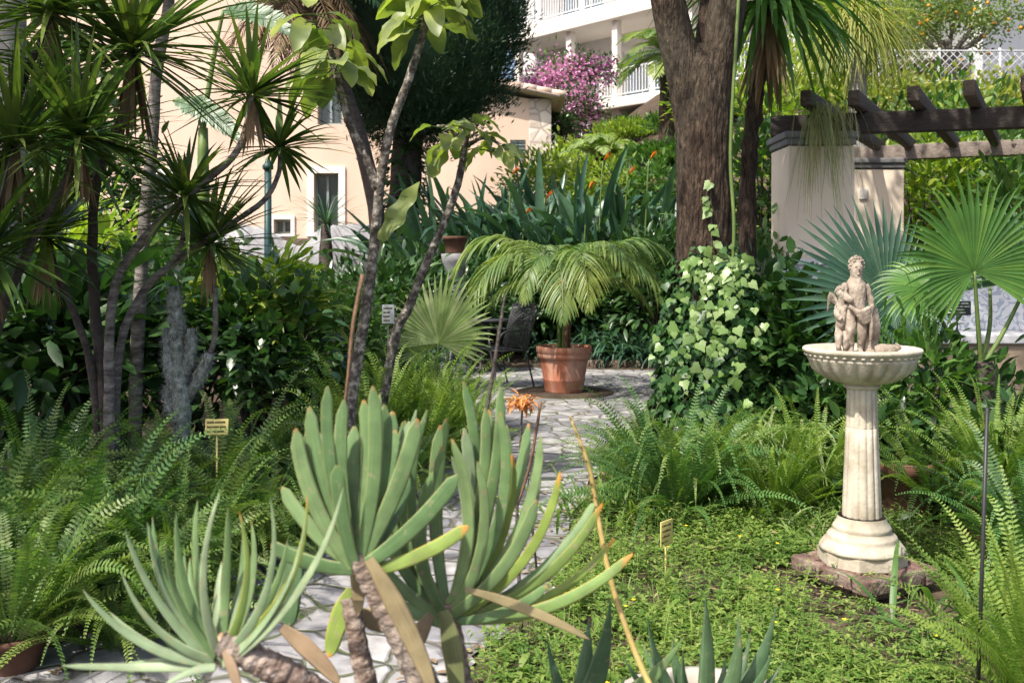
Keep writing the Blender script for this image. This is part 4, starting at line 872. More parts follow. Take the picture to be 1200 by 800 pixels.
def big_tree():
    Y = 7.3; b = np.array([gx(828, Y), Y, 0])
    t = thing('tree', 'thick brown forked tree trunk with ivy climbing up its foot', 'tree', b)
    q = lambda px, py, dy=0: local(t, at(px, py, Y + dy))
    m = MB()
    m.tube([(0, 0, -.1), (0, 0, .12), (-.005, 0, .6), q(825, 330), q(826, 260), q(825, 180), q(822, 120), q(820, 78), q(819, 52)], [.36, .30, .235, .205, .20, .20, .195, .15, .05], 110, 14, wob=.006, ridge=.035)
    m.build('trunk', M['bark'], t)
    l = MB(); tips = []
    for pts, rr in (([q(817, 190), q(808, 110), q(791, 40), q(776, -30), q(745, -170, .3), (-1.5, .2, 5.6)], [.13, .142, .128, .118, .10, .06]), ([q(829, 190), q(834, 110), q(846, 40), q(861, -30), q(900, -170, -.1), (1.6, -.4, 5.8)], [.13, .142, .134, .128, .11, .06]), ([q(822, 130, .06), q(835, -30, .35), (.1, .8, 4.9), (-.2, 1.6, 6.1)], [.12, .08, .07, .05])):
        l = MB().tube(pts, rr, 90, 14, wob=.006, ridge=.035); l.build('limb', M['bark'], t); tips.append(pts[-1])
    cc = crown(t, (.0, .2, 6.6), (3.2, 3.0, 1.4), 4600, .15, .07, 'mid', 110, .34)
    br = MB()
    for k in range(0, 60): 
        e = cc[k]; s = np.array(tips[k % 3]); br.tube([s * .75, s * .5 + e * .5 + [0, 0, -.15], e], [.045, .025, .01], 6, 3)
    br.build('branches', M['bark'], t)
    # ivy
    iv = thing('ivy', 'glossy variegated ivy mounded over the tree foot and climbing its bark', 'ivy', b)
    th = np.array([(0, .04), (.20, -.06), (.40, -.05), (.46, .10), (.58, .26), (.44, .36), (.38, .52), (.24, .66), (0, 1.05), (-.24, .66), (-.38, .52), (-.44, .36), (-.58, .26), (-.46, .10), (-.40, -.05), (-.20, -.06)])
    ctr = np.array([[0, .3]]); P2 = np.vstack([ctr, th]); z = -.12 * (P2[:, 0] ** 2) * 2 - .18 * np.clip(P2[:, 1] - .4, 0, 1) ** 2; z[0] = .03
    TV = np.column_stack([P2, z]); n_ = len(th); TF = np.array([[0, 1 + i, 1 + (i + 1) % n_] for i in range(n_)])
    n = 8200
    zz = 1.62 * rng.random(n) ** 1.15; a = rng.uniform(0, 2 * PI, n)
    rad = np.interp(zz, [0, .3, .6, .9, 1.15, 1.35, 1.62], [.47, .45, .40, .34, .29, .265, .235]) * (1 + .16 * np.sin(a * 3 + zz * 4) + .10 * np.sin(a * 7 - zz * 9)) + rng.normal(0, .03, n)
    cut = ~((zz > 1.15) & (rng.random(n) < (zz - 1.15) * 2.0)); zz, a, rad = zz[cut], a[cut], rad[cut]; n = len(zz)
    off = np.stack([.04 + 0 * a, -.02 + 0 * a], 1)
    p = np.stack([rad * np.cos(a) + off[:, 0], rad * np.sin(a) + off[:, 1], zz], 1)
    nr = nrm(np.stack([np.cos(a), np.sin(a), rng.uniform(.3, 1.2, n)], 1) + rng.normal(0, .3, (n, 3))); d = nrm(np.stack([rng.normal(0, .6, n), rng.normal(0, .6, n), -np.ones(n)], 1))
    MB().scatter(TV, TF, p, d, nr, .03 + .06 * rng.random(n) ** 1.5).build('foliage', M['ivy'], iv)
    # paler leaves, sunlight put into their colour, on the sunny side and trunk
    n = 200; zz = .25 + 1.3 * rng.random(n) ** .45; a = rng.normal(-1.75, .42, n); rad = np.interp(zz, [0, .5, .9, 1.2, 1.6], [.68, .60, .47, .38, .27]) + .03
    p = np.stack([rad * np.cos(a) + .04, rad * np.sin(a) - .02, zz], 1)
    k = 34; zs = 1.42 + .66 * np.sort(rng.random(k)); pz = np.stack([-.02 + .03 * np.sin(zs * 9) + rng.normal(0, .012 + .05 * (2.15 - zs), k), -.235 + 0 * zs - .02 * rng.random(k), zs], 1)
    p = np.vstack([p, pz]); n = len(p)
    nr = nrm(np.column_stack([rng.normal(-.2, .4, n), -np.ones(n), rng.uniform(.2, .9, n)])); d = nrm(np.column_stack([rng.normal(0, .6, n), rng.normal(0, .3, n), -np.ones(n)]))
    MB().scatter(TV, TF, p, d, nr, (.03 + .06 * rng.random(n) ** 1.6)).build('sunlit_leaves', M['ivy_sunlit'], iv)
    v = MB()
    for a in np.linspace(0, 6, 9): v.tube([(.5 * math.cos(a), .5 * math.sin(a), 0), (.33 * math.cos(a + .2), .33 * math.sin(a + .2), .7), (.24 * math.cos(a + .1), .24 * math.sin(a + .1), 1.3)], [.012, .009, .005], 6, 4)
    v.tube([(-.02, -.26, 1.2), (-.01, -.235, 1.7), (-.02, -.235, 2.1)], [.008, .006, .003], 6, 4)
    v.build('vine_stem', M['bark_dark'], iv)
    # green liana hanging down the right flank of the trunk
    w = MB().tube([q(868, -40, -.1), q(862, 60, -.15), q(856, 180, -.16), q(860, 260, -.2), q(858, 330, -.2)], .013, 8, 6).build('liana', M['stem_green'], None, loc=b)
    tag(w, 'smooth green liana hanging straight down beside the thick trunk', 'vine')
big_tree()

# ================================================================ YUCCAS (left)
def yucca(label, base, stems, crowns, Y, mat='bark_dark', name='yucca'):
    t = thing(name, label, 'yucca', base, 'yuccas on the left')
    for pts, r0, r1, mt in stems:
        P = [local(t, at(px, py, Y + dy)) for (px, py, dy) in pts]
        if pts[0][1] > 560: P[0][2] = -.03
        MB().tube(P, np.linspace(r0, r1, len(P)) * .5, 12, 5, wob=.06).build('stem', M[mt], t)
    for (px, py, dy, n, Lp, ax) in crowns:
        c = local(t, at(px, py, Y + dy)); L = Lp / F_PX * (Y + dy)
        m = MB(); rosette(m, c, int(n * 1.0), L * 1.2, .034, .42, lo=-.6, axis=ax, bias=.8); m.build('leaf_crown', M['yucca'], t)
        if Lp > 88:
            d = MB(); k = 26; a = rng.uniform(0, 2 * PI, k)
            d.straps(c + [0, 0, -.03], np.stack([.3 * np.cos(a), .3 * np.sin(a), -np.ones(k)], 1), L * rng.uniform(.4, .8, k), .026, .3, 4, 'sword', .3); d.build('dead_leaves', M['yucca_dead'], t)
    return t
Yv = 5.3
yucca('tall many stemmed yucca with spiky crowns rising from the ferns', (gx(128, Yv), Yv, 0), [
    ([(128, 645, 0), (124, 490, 0), (113, 380, .05), (108, 290, .05), (116, 200, .0), (150, 120, 0), (156, 62, 0)], .065, .04, 'bark_dark'),
    ([(130, 645, -.05), (128, 480, -.05), (132, 350, 0), (160, 290, 0), (222, 228, -.1), (272, 185, -.15), (288, 150, -.2), (295, 112, -.2)], .06, .026, 'bark_grey'),
    ([(136, 645, .1), (138, 430, .1), (166, 345, .1), (215, 300, .12), (262, 268, .15), (308, 236, .15), (326, 205, .15), (328, 176, .15)], .05, .022, 'bark_grey'),
    ([(122, 645, .05), (110, 450, .0), (88, 370, -.05), (66, 318, -.1), (56, 280, -.1)], .05, .028, 'bark_dark'),
    ([(200, 312, .12), (214, 280, .0), (218, 235, -.1)], .03, .024, 'bark_grey'),
    ([(132, 645, .15), (195, 480, .2), (246, 415, .2), (252, 350, .2), (246, 280, .2)], .04, .022, 'bark_grey'),
    ], [(156, 58, 0, 150, 165, (0, 0, 1)), (296, 110, -.2, 74, 92, (.2, 0, 1)), (328, 172, .15, 66, 72, (.2, 0, 1)), (218, 230, -.1, 80, 84, (.1, -.2, 1)), (52, 276, -.1, 105, 105, (-.3, -.2, 1)), (246, 285, .2, 95, 90, (.2, 0, 1))], Yv)
Yv = 4.75
yucca('dense dark yucca filling the left edge of the photo', (gx(-30, Yv), Yv, 0), [
    ([(-30, 680, 0), (-32, 480, 0), (-10, 300, 0), (18, 170, 0)], .06, .035, 'bark_dark'),
    ([(-24, 680, .1), (-10, 420, .1), (30, 300, .1), (78, 210, .1), (92, 160, .1)], .055, .03, 'bark_dark'),
    ([(-34, 680, -.1), (-60, 420, -.1), (-40, 330, -.1), (-14, 300, -.1)], .05, .03, 'bark_dark'),
    ([(-20, 300, 0), (20, 120, .2), (60, 20, .3)], .04, .03, 'bark_dark')],
    [(18, 165, 0, 120, 125, (-.1, 0, 1)), (92, 158, .1, 110, 115, (.2, -.1, 1)), (-14, 292, -.1, 100, 120, (0, -.2, 1)), (60, 14, .3, 120, 130, (0, 0, 1)), (-60, 60, 0, 90, 130, (0, 0, 1))], Yv)
Yv = 7.0
t = thing('palm', 'pale grey palm trunk running up the left edge of the photo', 'palm', (gx(8, Yv), Yv, 0))
MB().tube([(0, 0, -.05), (0, 0, 1.5), (.03, 0, 3.2), (.02, .0, 4.8)], [.13, .105, .1, .1], 16, 6, wob=.02).build('trunk', M['bark_pale'], t)
a = rng.uniform(0, 2 * PI, 11); MB().fronds(np.array([[.02, 0, 4.8]] * 11), np.stack([np.cos(a), np.sin(a), rng.uniform(.3, 1.6, 11)], 1), 1.9, 1.6, 40, .26, .035, 60, .8, 'lance', (.2, .7), 3, .1, .03).build('crown', M['palm'], t)

def mid_yuccas():
    # a slender pale stemmed one further back
    Y = 6.6; t = thing('yucca', 'slender pale bare stem rising behind the many stemmed yucca', 'yucca', (gx(160, Y), Y, 0), 'yuccas on the left')
    P = [local(t, at(*p)) for p in ((158, 600, Y), (160, 430, Y), (168, 280, Y), (178, 170, Y), (184, 80, Y), (197, 10, Y), (205, -60, Y))]; P[0][2] = -.03
    MB().tube(P, np.linspace(.046, .034, 7), 12, 5, wob=.04).build('stem', M['bark_grey'], t)
    m = MB(); rosette(m, P[-1], 110, .62, .036, .8, lo=-.3); m.build('leaf_crown', M['yucca'], t)
mid_yuccas()

# woolly cactus
def cactus():
    Y = 5.5; t = thing('cactus', 'woolly grey branching cactus between the yucca and the ferns', 'cactus', (gx(212, Y), Y, 0))
    for pts, r in (([(212, 640), (212, 560), (212, 470), (208, 400), (203, 335)], .045), ([(212, 470), (200, 440), (196, 385)], .034), ([(214, 470), (232, 445), (245, 415)], .034), ([(212, 450), (222, 420), (224, 385)], .032), ([(211, 500), (199, 475), (198, 452)], .026)):
        P = [local(t, at(px, py, Y + rng.uniform(-.05, .05) * (k > 0))) for k, (px, py) in enumerate(pts)]
        if pts[0][1] > 600: P[0][2] = -.02
        m = MB(); m.tube(P, [r] * (len(P) - 1) + [r * .7], 14, 8, wob=.16); so = m.build('stem', M['cactus'], t)
        Q, _ = spline(np.array(P), np.ones(len(P)), 40); n = len(Q) * 9; k = rng.integers(0, len(Q), n); a = rng.integers(0, 9, n) * .698 + rng.normal(0, .08, n)
        o = np.stack([np.cos(a), np.sin(a), rng.normal(0, .15, n)], 1)
        MB().straps(Q[k] + o * r * .95, o + rng.normal(0, .6, (n, 3)), rng.uniform(.012, .035, n), .004, .3, 2, 'rod', .3).build('wool', M['wool'], so)
cactus()

# ================================================================ BROAD LEAVED STEM SUCCULENTS (middle)
def broad(label, base, Y, stems, crowns, extra=()):
    t = thing('frangipani', label, 'succulent tree', base, 'mottled stemmed succulent trees')
    for pts, r0, r1 in stems:
        P = [local(t, at(px, py, Y)) for px, py in pts]
        if pts[0][1] > 540: P[0][2] = -.03
        MB().tube(P, np.linspace(r0, r1, len(P)) * .64, 14, 7, wob=.05).build('stem', M['bark_mottled'], t)
    for (px, py, dy, n, Lp, ax) in crowns:
        c = local(t, at(px, py, Y + dy)); L = Lp / F_PX * Y
        a = np.arange(n) * 2.4 + rng.normal(0, .3, n)
        D = np.stack([np.cos(a), np.sin(a), rng.uniform(-.5, .55, n)], 1)
        b = c + np.stack([0 * a, 0 * a, rng.uniform(-.14, .06, n)], 1)
        st = MB(); pet = .12 * L / .3
        st.straps(b, D, pet * 1.5, .014, .2, 3, 'rod', 0, thick=.9); st.build('leaf_stalk', M['stem_green'], t)
        D2 = nrm(D + [0, 0, -.12]); 
        m = MB().straps(b + D2 * pet, D2, L * rng.uniform(.75, 1.15, n), L * .5 * rng.uniform(.8, 1.15, n), rng.uniform(.8, 2.2, n), 10, 'oval', .3, wave=.14, roll=rng.normal(0, .5, n), curl=.9)
        m.build('leaf_cluster', M['euph'], t)
    for (bx, by, tx, ty, w) in extra:
        b = local(t, at(bx, by, Y - .05)); e = local(t, at(tx, ty, Y - .12)); d = e - b
        MB().straps([b], [d], np.linalg.norm(d), w, .1, 16, 'oval', .2, wave=.5, side=[[.8, -.3, -.5]]).build('leaf', M['euph'], t)
    return t
broad('forked mottled stem with hanging yellow green wavy leaves', (gx(402, 6.0), 6.0, 0), 6.0,
      [([(402, 600), (412, 470), (425, 385), (434, 325), (441, 260), (446, 210), (458, 150), (480, 90), (498, 30), (505, -25)], .058, .034), ([(442, 222), (430, 188), (408, 140), (396, 92), (388, 60)], .042, .030)],
      [(500, 8, 0, 16, 54, (0, 0, 1)), (392, 62, 0, 15, 54, (0, 0, 1)), (370, 15, .1, 8, 50, (0, 0, 1)), (508, -22, .1, 14, 54, (0, 0, 1))], [(446, 282, 490, 212, .12)])
broad('leaning single mottled stem topped with round green wavy leaves', (gx(462, 6.7), 6.7, 0), 6.7,
      [([(430, 568), (462, 400), (478, 362), (500, 308), (520, 262), (538, 210), (546, 160)], .056, .036), ([(546, 172), (525, 150), (512, 148)], .022, .014), ([(546, 172), (566, 162), (585, 168)], .022, .014)],
      [(546, 152, 0, 15, 40, (0, 0, 1)), (518, 148, -.1, 6, 34, (0, 0, 1)), (578, 166, 0, 7, 34, (0, 0, 1))], [(505, 208, 528, 158, .11)])

# ================================================================ PALMS
def fan_leaf(t, hub, axis, normal, rad, nseg=46, spread=280, W=.05, droop=.25, mat='fan', pet=None, cut=1.0):
    axis = nrm(np.asarray(axis, float)); normal = np.asarray(normal, float); normal = nrm(normal - normal @ axis * axis); s = np.cross(axis, normal)
    a = np.linspace(-R(spread) / 2, R(spread) / 2, nseg)
    D = np.cos(a)[:, None] * axis + np.sin(a)[:, None] * s + normal * (.10 + .16 * (a / R(spread) * 2) ** 2)[:, None]
    L = rad * (.72 + .28 * np.cos(a / R(spread) * 2 * 1.25)) * rng.uniform(.93, 1.05, nseg)
    w = 2 * math.tan(R(spread) / nseg / 2) * L * .62 * 1.05
    side = nrm(np.cross(D, normal))
    m = MB().straps(np.asarray(hub) + D * 0, D, L, w, droop * rng.uniform(.6, 1.4, nseg), 8, 'fan', .55, side=side, curl=2.6)
    o = m.build('leaf_fan', M[mat], t)
    if pet is not None: MB().tube(pet, [.017, .014, .010], 8, 6).build('leaf_stalk', M['stem_green'], t)
    return o
def fan_palms():
    Y = 6.2; t = thing('fan_palm', 'fan palm with large round bright green upright leaf by the tiled wall', 'palm', (gx(1150, Y), Y, 0), 'fan palms')
    L = lambda px, py, dy=0: local(t, at(px, py, Y + dy))
    b = L(1150, 432)
    MB().tube([(0, 0, -.05), b * .5, b, b + [0, 0, .05]], [.09, .085, .075, .04], 14, 6, wob=.1).build('trunk', M['bark_dark'], t)
    fan_leaf(t, L(1142, 318, -.12), (-.12, .1, 1), (.1, -1, .25), .60, 48, 262, droop=.6, pet=[b, L(1146, 380, -.06), L(1142, 318, -.12)])
    fan_leaf(t, L(1205, 330, .0), (.35, -.2, .5), (-.45, -.9, .5), .52, 44, 270, droop=.7, mat='fan_blue', pet=[b, L(1178, 385), L(1205, 330)])
    fan_leaf(t, L(1085, 338, .1), (-.8, .1, -.05), (.1, -.8, .7), .36, 36, 230, droop=1.2, mat='fan', pet=[b, L(1115, 395, .05), L(1085, 338, .1)])
    fan_leaf(t, L(1160, 330, .35), (.2, .6, .8), (0, -.9, .6), .5, 40, 250, droop=.6, mat='fan', pet=[b, L(1160, 380, .2), L(1160, 330, .35)])
    Y = 6.9; t2 = thing('fan_palm', 'blue green fan palm spreading sideways behind the birdbath statue', 'palm', (gx(1046, Y), Y, 0), 'fan palms')
    L = lambda px, py, dy=0: local(t2, at(px, py, Y + dy))
    MB().tube([(0, 0, -.05), (0, 0, .2), (0, 0, .45)], [.1, .09, .06], 12, 5, wob=.1).build('trunk', M['bark_dark'], t2); b = np.array([0, 0, .45])
    fan_leaf(t2, L(1040, 350), (-1, -.1, .34), (.15, -1, .35), .80, 34, 190, droop=.10, mat='fan_blue', pet=[b, L(1046, 400), L(1040, 350)])
    fan_leaf(t2, L(1048, 352, -.1), (.15, -.35, -1), (.2, -1, .25), .42, 34, 170, droop=.3, mat='fan_blue', pet=[b, L(1056, 385, -.05), L(1048, 352, -.1)])
    fan_leaf(t2, L(1052, 345, .2), (.5, .3, .7), (-.1, -1, .3), .5, 36, 220, droop=.3, mat='fan_blue', pet=[b, L(1052, 390, .1), L(1052, 345, .2)])
    Y = 8.6; t3 = thing('fan_palm', 'small young fan palm with pale sunlit leaf above the bright ferns', 'palm', (gx(512, Y), Y, 0), 'fan palms')
    L = lambda px, py, dy=0: local(t3, at(px, py, Y + dy)); b = np.array([0, 0, .15])
    MB().tube([(0, 0, -.03), (0, 0, .1), (0, 0, .2)], [.06, .06, .04], 10, 4, wob=.1).build('trunk', M['bark_dark'], t3)
    fan_leaf(t3, L(514, 402), (.22, .2, 1), (-.3, -.75, .8), .64, 36, 210, droop=.35, mat='fan_pale', pet=[b, L(512, 430), L(514, 402)])
    fan_leaf(t3, L(500, 412, .2), (-.7, .2, .8), (.2, -.8, .7), .34, 30, 200, droop=.3, mat='fan_pale', pet=[b, L(505, 430, .1), L(500, 412, .2)])
fan_palms()

def kentia():
    Y = 11.4; x = gx(661, Y); r, h = .305, .52
    pit = MB().lathe([(0, .022), (.50, .022), (.56, .018), (.57, .014)], sides=40).build('tree_pit', M['soil'], None, loc=(x, Y, 0)); tag(pit, 'round bare soil ring in the paving under the palm pot', None, kind='structure')
    p = thing('palm_pot', 'large terracotta pot holding the palm in the middle of the terrace', 'pot', (x, Y, .02), 'terracotta pots')
    MB().lathe([(0, 0), (r * .70, 0), (r * .715, .012), (r * .78, .13), (r * .80, .14), (r * .80, .155), (r * .79, .165), (r * .93, h * .80), (r * .93, h * .81)], sides=40).build('pot_body', M['terra'], p)
    MB().lathe([(r * .93, h * .74), (r * 1.0, h * .745), (r * 1.01, h * .84), (r * .99, h * .855), (r * 1.04, h * .87), (r * 1.05, h * .985), (r * 1.03, h), (r * .95, h), (r * .92, h * .9)], sides=40).build('rim', M['terra'], p)
    MB().lathe([(0, h * .93), (r * .93, h * .9)], sides=28).build('soil', M['soil'], p)
    t = thing('palm', 'potted palm with arching feathery fronds on the terrace', 'palm', (x, Y, h * .93 + .02))
    s = MB()
    for dx, dy, ex in ((0, 0, .0), (.05, .03, .06), (-.05, .02, -.05), (.02, -.05, .03), (-.02, .05, -.02)):
        MB().tube([(dx, dy, -.03), (dx * 1.2, dy, .3), (dx + ex, dy, .75)], [.028, .022, .018], 9, 5, wob=.03).build('stem', M['stalk_dry'] if dx > 0 else M['stem_green'], t)
    spec = [(180, 1.15, 1.75, 1.7), (205, 1.0, 1.55, 2.0), (165, .9, 1.4, 2.1), (262, .9, 1.35, 2.1), (285, 1.2, 1.45, 2.0), (0, 1.15, 1.75, 1.6), (330, .9, 1.6, 2.0), (22, 1.2, 1.5, 1.6), (310, 1.5, 1.35, 1.5), (60, 1.4, 1.4, 1.5), (130, 1.4, 1.4, 1.5), (95, 1.3, 1.4, 1.6), (235, 1.4, 1.2, 1.9), (345, .5, 1.1, 1.7), (195, .5, 1.0, 1.7)]
    for az, el, L, dr in spec:
        a = R(az + rng.uniform(-6, 6)); d = [math.cos(a), math.sin(a), el * 1.25 + .25 * rng.random()]
        MB().fronds([[.04 * math.cos(a), .04 * math.sin(a), .60]], [d], L * 1.12, dr * 1.45, 38, .33, .026, 52, 1.7, 'lance', (.25, .6), 5, .05, .018, .26, jit=.10, fold=.3, curl=1.7, bothroll=.4).build('frond', M['palm'], t)
    MB().straps(np.array([[.0, 0, .55]] * 10) + rng.normal(0, .06, (10, 3)), rng.normal(0, 1, (10, 3)) + [-.6, 0, .6], .4, .03, .9, 4, 'lance', .3).build('dead_leaves', M['flower_dry'], t)
kentia()

# ---- chairs and table
def chair(label, x, y, rz):
    t = thing('garden_chair', label, 'chair', (x, y, .012), 'black metal garden chairs', rz)
    mk = M['chair']; w = .25
    # front is +x
    def mesh_panel(o, u, v, nu, nv):
        m = MB()
        for k in range(nu + 1): a = o + u * (k / nu); m.tube([a, a + v * .5, a + v], .0045, 5, 1)
        for k in range(nv + 1): a = o + v * (k / nv); m.tube([a, a + u * .5, a + u], .0045, 5, 1)
        return m
    s = mesh_panel(np.array([-.22, -w, .44]), np.array([.46, 0, .02]), np.array([0, 2 * w, 0]), 20, 20)
    s.tube([(-.22, -w, .44), (.24, -w, .46), (.24, w, .46), (-.22, w, .44), (-.22, -w, .44)], .011, 8, 1); s.build('seat', mk, t)
    b = mesh_panel(np.array([-.22, -w, .47]), np.array([-.14, 0, .50]), np.array([0, 2 * w, 0]), 20, 20)
    b.tube([(-.21, -w, .44), (-.36, -w, .93), (-.375, -w + .06, .98), (-.375, w - .06, .98), (-.36, w, .93), (-.21, w, .44)], .012, 8, 1); b.build('backrest', mk, t)
    for sy in (-1, 1):
        MB().tube([(.22, sy * w, .46), (.25, sy * (w + .02), .2), (.28, sy * (w + .03), 0)], .012, 8, 4).build('leg', mk, t)
        MB().tube([(-.2, sy * w, .44), (-.25, sy * (w + .02), .2), (-.30, sy * (w + .03), 0)], .012, 8, 4).build('leg', mk, t)
        MB().tube([(-.27, sy * w, .66), (-.1, sy * (w + .03), .68), (.12, sy * (w + .035), .67), (.20, sy * (w + .03), .60), (.22, sy * w, .46)], .012, 8, 5).build('armrest', mk, t)
    return t
chair('black mesh garden chair standing beside the palm pot', gx(586, 11.9), 11.9, R(215))
chair('black mesh garden chair half hidden behind the small fan palm', gx(548, 13.4), 13.4, R(20))
t = thing('garden_table', 'small round black metal table behind the garden chairs', 'table', (gx(566, 13.5), 13.5, .012))
MB().lathe([(0, .72), (.36, .72), (.365, .71), (.36, .695), (0, .69)], sides=36).build('tabletop', M['chair'], t)
for k in range(3):
    a = k * 2.09 + .4; MB().tube([(.05 * math.cos(a), .05 * math.sin(a), .70), (.08 * math.cos(a), .08 * math.sin(a), .35), (.27 * math.cos(a), .27 * math.sin(a), 0)], .013, 8, 5).build('leg', M['chair'], t)

# ================================================================ FERNS
rows = [(14, 3.66, .72, .10, 'fern', 3, 'sword fern arching out of the pot at the lower left corner'), (140, 3.85, .62, 0, 'fern', 4, 'sword fern right behind the lowest pale succulent leaves'),
        (-40, 4.2, .85, 0, 'fern', 1, 'sword fern at the left edge below the dark yucca'), (85, 4.25, .85, 0, 'fern_deep', 2, 'deep green fern low between the two pot ferns'), (205, 4.35, .80, 0, 'fern', 5, 'sword fern behind the tips of the pale succulent fan'),
        (20, 4.75, .85, 0, 'fern', 3, 'tall left fern just in front of the yucca foot'), (290, 4.9, .66, 0, 'fern', 1, 'arching fern left of the central succulent fan'), (120, 4.95, .80, 0, 'fern', 4, 'fern right below the yucca stems'),
        (225, 5.15, .80, 0, 'fern', 2, 'fern just in front of the woolly cactus'), (330, 5.4, .72, 0, 'fern_deep', 5, 'deep green fern right of the yellow plant label'), (40, 5.6, .90, 0, 'fern_deep', 1, 'deep green fern far left behind the front ferns'),
        (270, 5.9, .85, 0, 'fern', 3, 'fern behind the yellow plant label'), (372, 6.0, .70, 0, 'fern_deep', 2, 'deep green fern at the foot of the forked mottled stem'),
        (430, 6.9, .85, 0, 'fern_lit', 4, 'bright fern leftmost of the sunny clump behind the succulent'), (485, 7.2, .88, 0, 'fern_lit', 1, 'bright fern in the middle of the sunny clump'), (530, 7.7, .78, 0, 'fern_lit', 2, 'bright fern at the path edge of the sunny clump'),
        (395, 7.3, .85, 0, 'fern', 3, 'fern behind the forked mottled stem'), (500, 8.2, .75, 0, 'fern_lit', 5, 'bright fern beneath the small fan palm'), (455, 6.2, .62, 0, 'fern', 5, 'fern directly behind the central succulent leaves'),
        (790, 5.8, .80, 0, 'fern_deep', 2, 'dark bushy fern where the path meets the clover'), (745, 6.3, .55, 0, 'fern', 1, 'fern hanging over the right edge of the path'), (815, 5.9, .72, 0, 'fern', 4, 'fern in front of the ivy mound'), (765, 6.6, .66, 0, 'fern', 5, 'fern at the left foot of the ivy mound'),
        (905, 5.75, .62, 0, 'fern_lit', 3, 'pale fern standing upright left of the birdbath column'), (955, 5.95, .66, 0, 'fern_lit', 4, 'pale fern touching the birdbath column'), (868, 6.05, .62, 0, 'fern', 1, 'fern between the ivy mound and the pale ferns'),
        (1165, 5.35, .60, .22, 'fern_lit', 2, 'big yellow green fern below the round fan palm leaf'), (1095, 5.6, .62, .15, 'fern', 4, 'dark fern behind the birdbath base'), (1210, 4.7, .7, .1, 'fern_deep', 5, 'dark fern at the right edge behind the tall stake'),
        (1225, 3.15, .62, .05, 'fern_lit', 1, 'bright fern reaching in at the lower right corner')]
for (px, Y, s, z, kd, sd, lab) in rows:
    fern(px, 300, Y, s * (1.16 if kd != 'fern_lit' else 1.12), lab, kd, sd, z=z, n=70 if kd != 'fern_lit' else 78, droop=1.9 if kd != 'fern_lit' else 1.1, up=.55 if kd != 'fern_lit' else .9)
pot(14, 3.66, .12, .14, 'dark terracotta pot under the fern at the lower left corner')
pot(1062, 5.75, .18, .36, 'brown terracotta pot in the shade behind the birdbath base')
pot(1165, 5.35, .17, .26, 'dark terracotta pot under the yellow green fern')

# ================================================================ MID SHRUBS
S = shrub
S(45, 420, 6.6, 1.3, 1.2, 'broad dark leaved bush behind the left yuccas', n=900, L=.26, W=.10)
S(150, 400, 7.4, 1.4, 1.3, 'dark shrub seen between the yucca stems', n=1500)
S(225, 370, 8.4, 1.3, 1.2, 'mid green shrub behind the woolly cactus', 'mid', n=1600, L=.13, W=.055)
S(300, 345, 7.6, .95, .5, 'yellow green shrub with horizontal leaves by the lamp post', 'yellow', n=800, L=.17, W=.06, clumps=16, up=-.1)
S(95, 330, 9.2, 1.6, 1.5, 'yellow green bush glimpsed behind the yucca stems', 'yellow', n=900, L=.18, W=.06)
S(300, 410, 7.2, 1.2, 1.0, 'dark glossy shrub behind the left ferns', n=1500, L=.12, W=.06)
S(385, 405, 8.6, 1.2, 1.1, 'small leaved round bush left of the mottled stems', 'mid', n=2600, L=.07, W=.04)
S(355, 400, 10.5, 1.6, 1.0, 'tree fern like green bush before the grey wall', 'mid', n=1800, L=.22, W=.05, prof='lance')
S(445, 365, 11.5, 1.8, 1.0, 'dark shrub behind the forked mottled stem', 'dark', n=2000)
S(520, 350, 14.5, 2.4, 1.3, 'dark shrub behind the garden table', 'dark', n=2600, L=.2, W=.05, prof='lance')
S(600, 360, 15.6, 2.2, 1.3, 'dark shrub behind the garden chair backrest', 'dark', n=2200, L=.17, W=.07)
S(690, 345, 15.5, 2.4, 1.5, 'dark bushy shrub behind the potted palm', 'dark', n=2600, L=.2, W=.08)
S(775, 335, 14.6, 1.5, 1.7, 'leafy dark shrub left of the thick trunk', 'dark', n=2000, L=.2, W=.06, prof='lance')
S(885, 420, 7.5, 1.0, 1.15, 'dark shrub right of the ivy mound', 'dark', n=1500, L=.13, W=.08)
S(948, 425, 7.2, 1.0, 1.15, 'dark leaved shrub between ivy and birdbath', 'dark', n=1500, L=.15, W=.07)
S(975, 505, 6.6, .8, .8, 'dark low shrub behind the birdbath column', 'dark', n=1000, L=.11, W=.05)
S(1070, 470, 6.2, .75, .95, 'fresh green succulent shrub right of the birdbath column', 'mid', n=900, L=.12, W=.04, prof='obov', clumps=22, up=.5)
S(1050, 560, 6.0, .8, .8, 'dark shrub around the shaded terracotta pot', 'dark', n=900, L=.12, W=.05)
S(1130, 520, 6.3, 1.0, .9, 'dark undergrowth below the round fan palm leaf', 'dark', n=1200)
S(1215, 560, 5.6, .9, 1.1, 'dark shrub at the right edge below the wall', 'dark', n=1200)
S(890, 250, 10.3, 1.0, 2.0, 'climbing green shrub between trunk and pergola pillar', 'mid', n=1300, L=.13, W=.06)
S(895, 345, 9.2, .8, 1.0, 'leafy shrub against the rubble wall', 'mid', n=800, L=.11, W=.05)
S(1085, 250, 12.8, 1.5, 2.4, 'fresh green shrub behind the rear pergola pillar', 'yellow', n=1500, L=.15, W=.07)
S(1150, 240, 13.4, 1.8, 2.4, 'green shrub below the pergola beams', 'mid', n=1700, L=.16, W=.06)
S(1195, 280, 11.5, 1.2, 1.8, 'leafy shrub behind the right fan palm leaf', 'mid', n=1100, L=.16, W=.06, flowers=('flower_p', 14, .05))

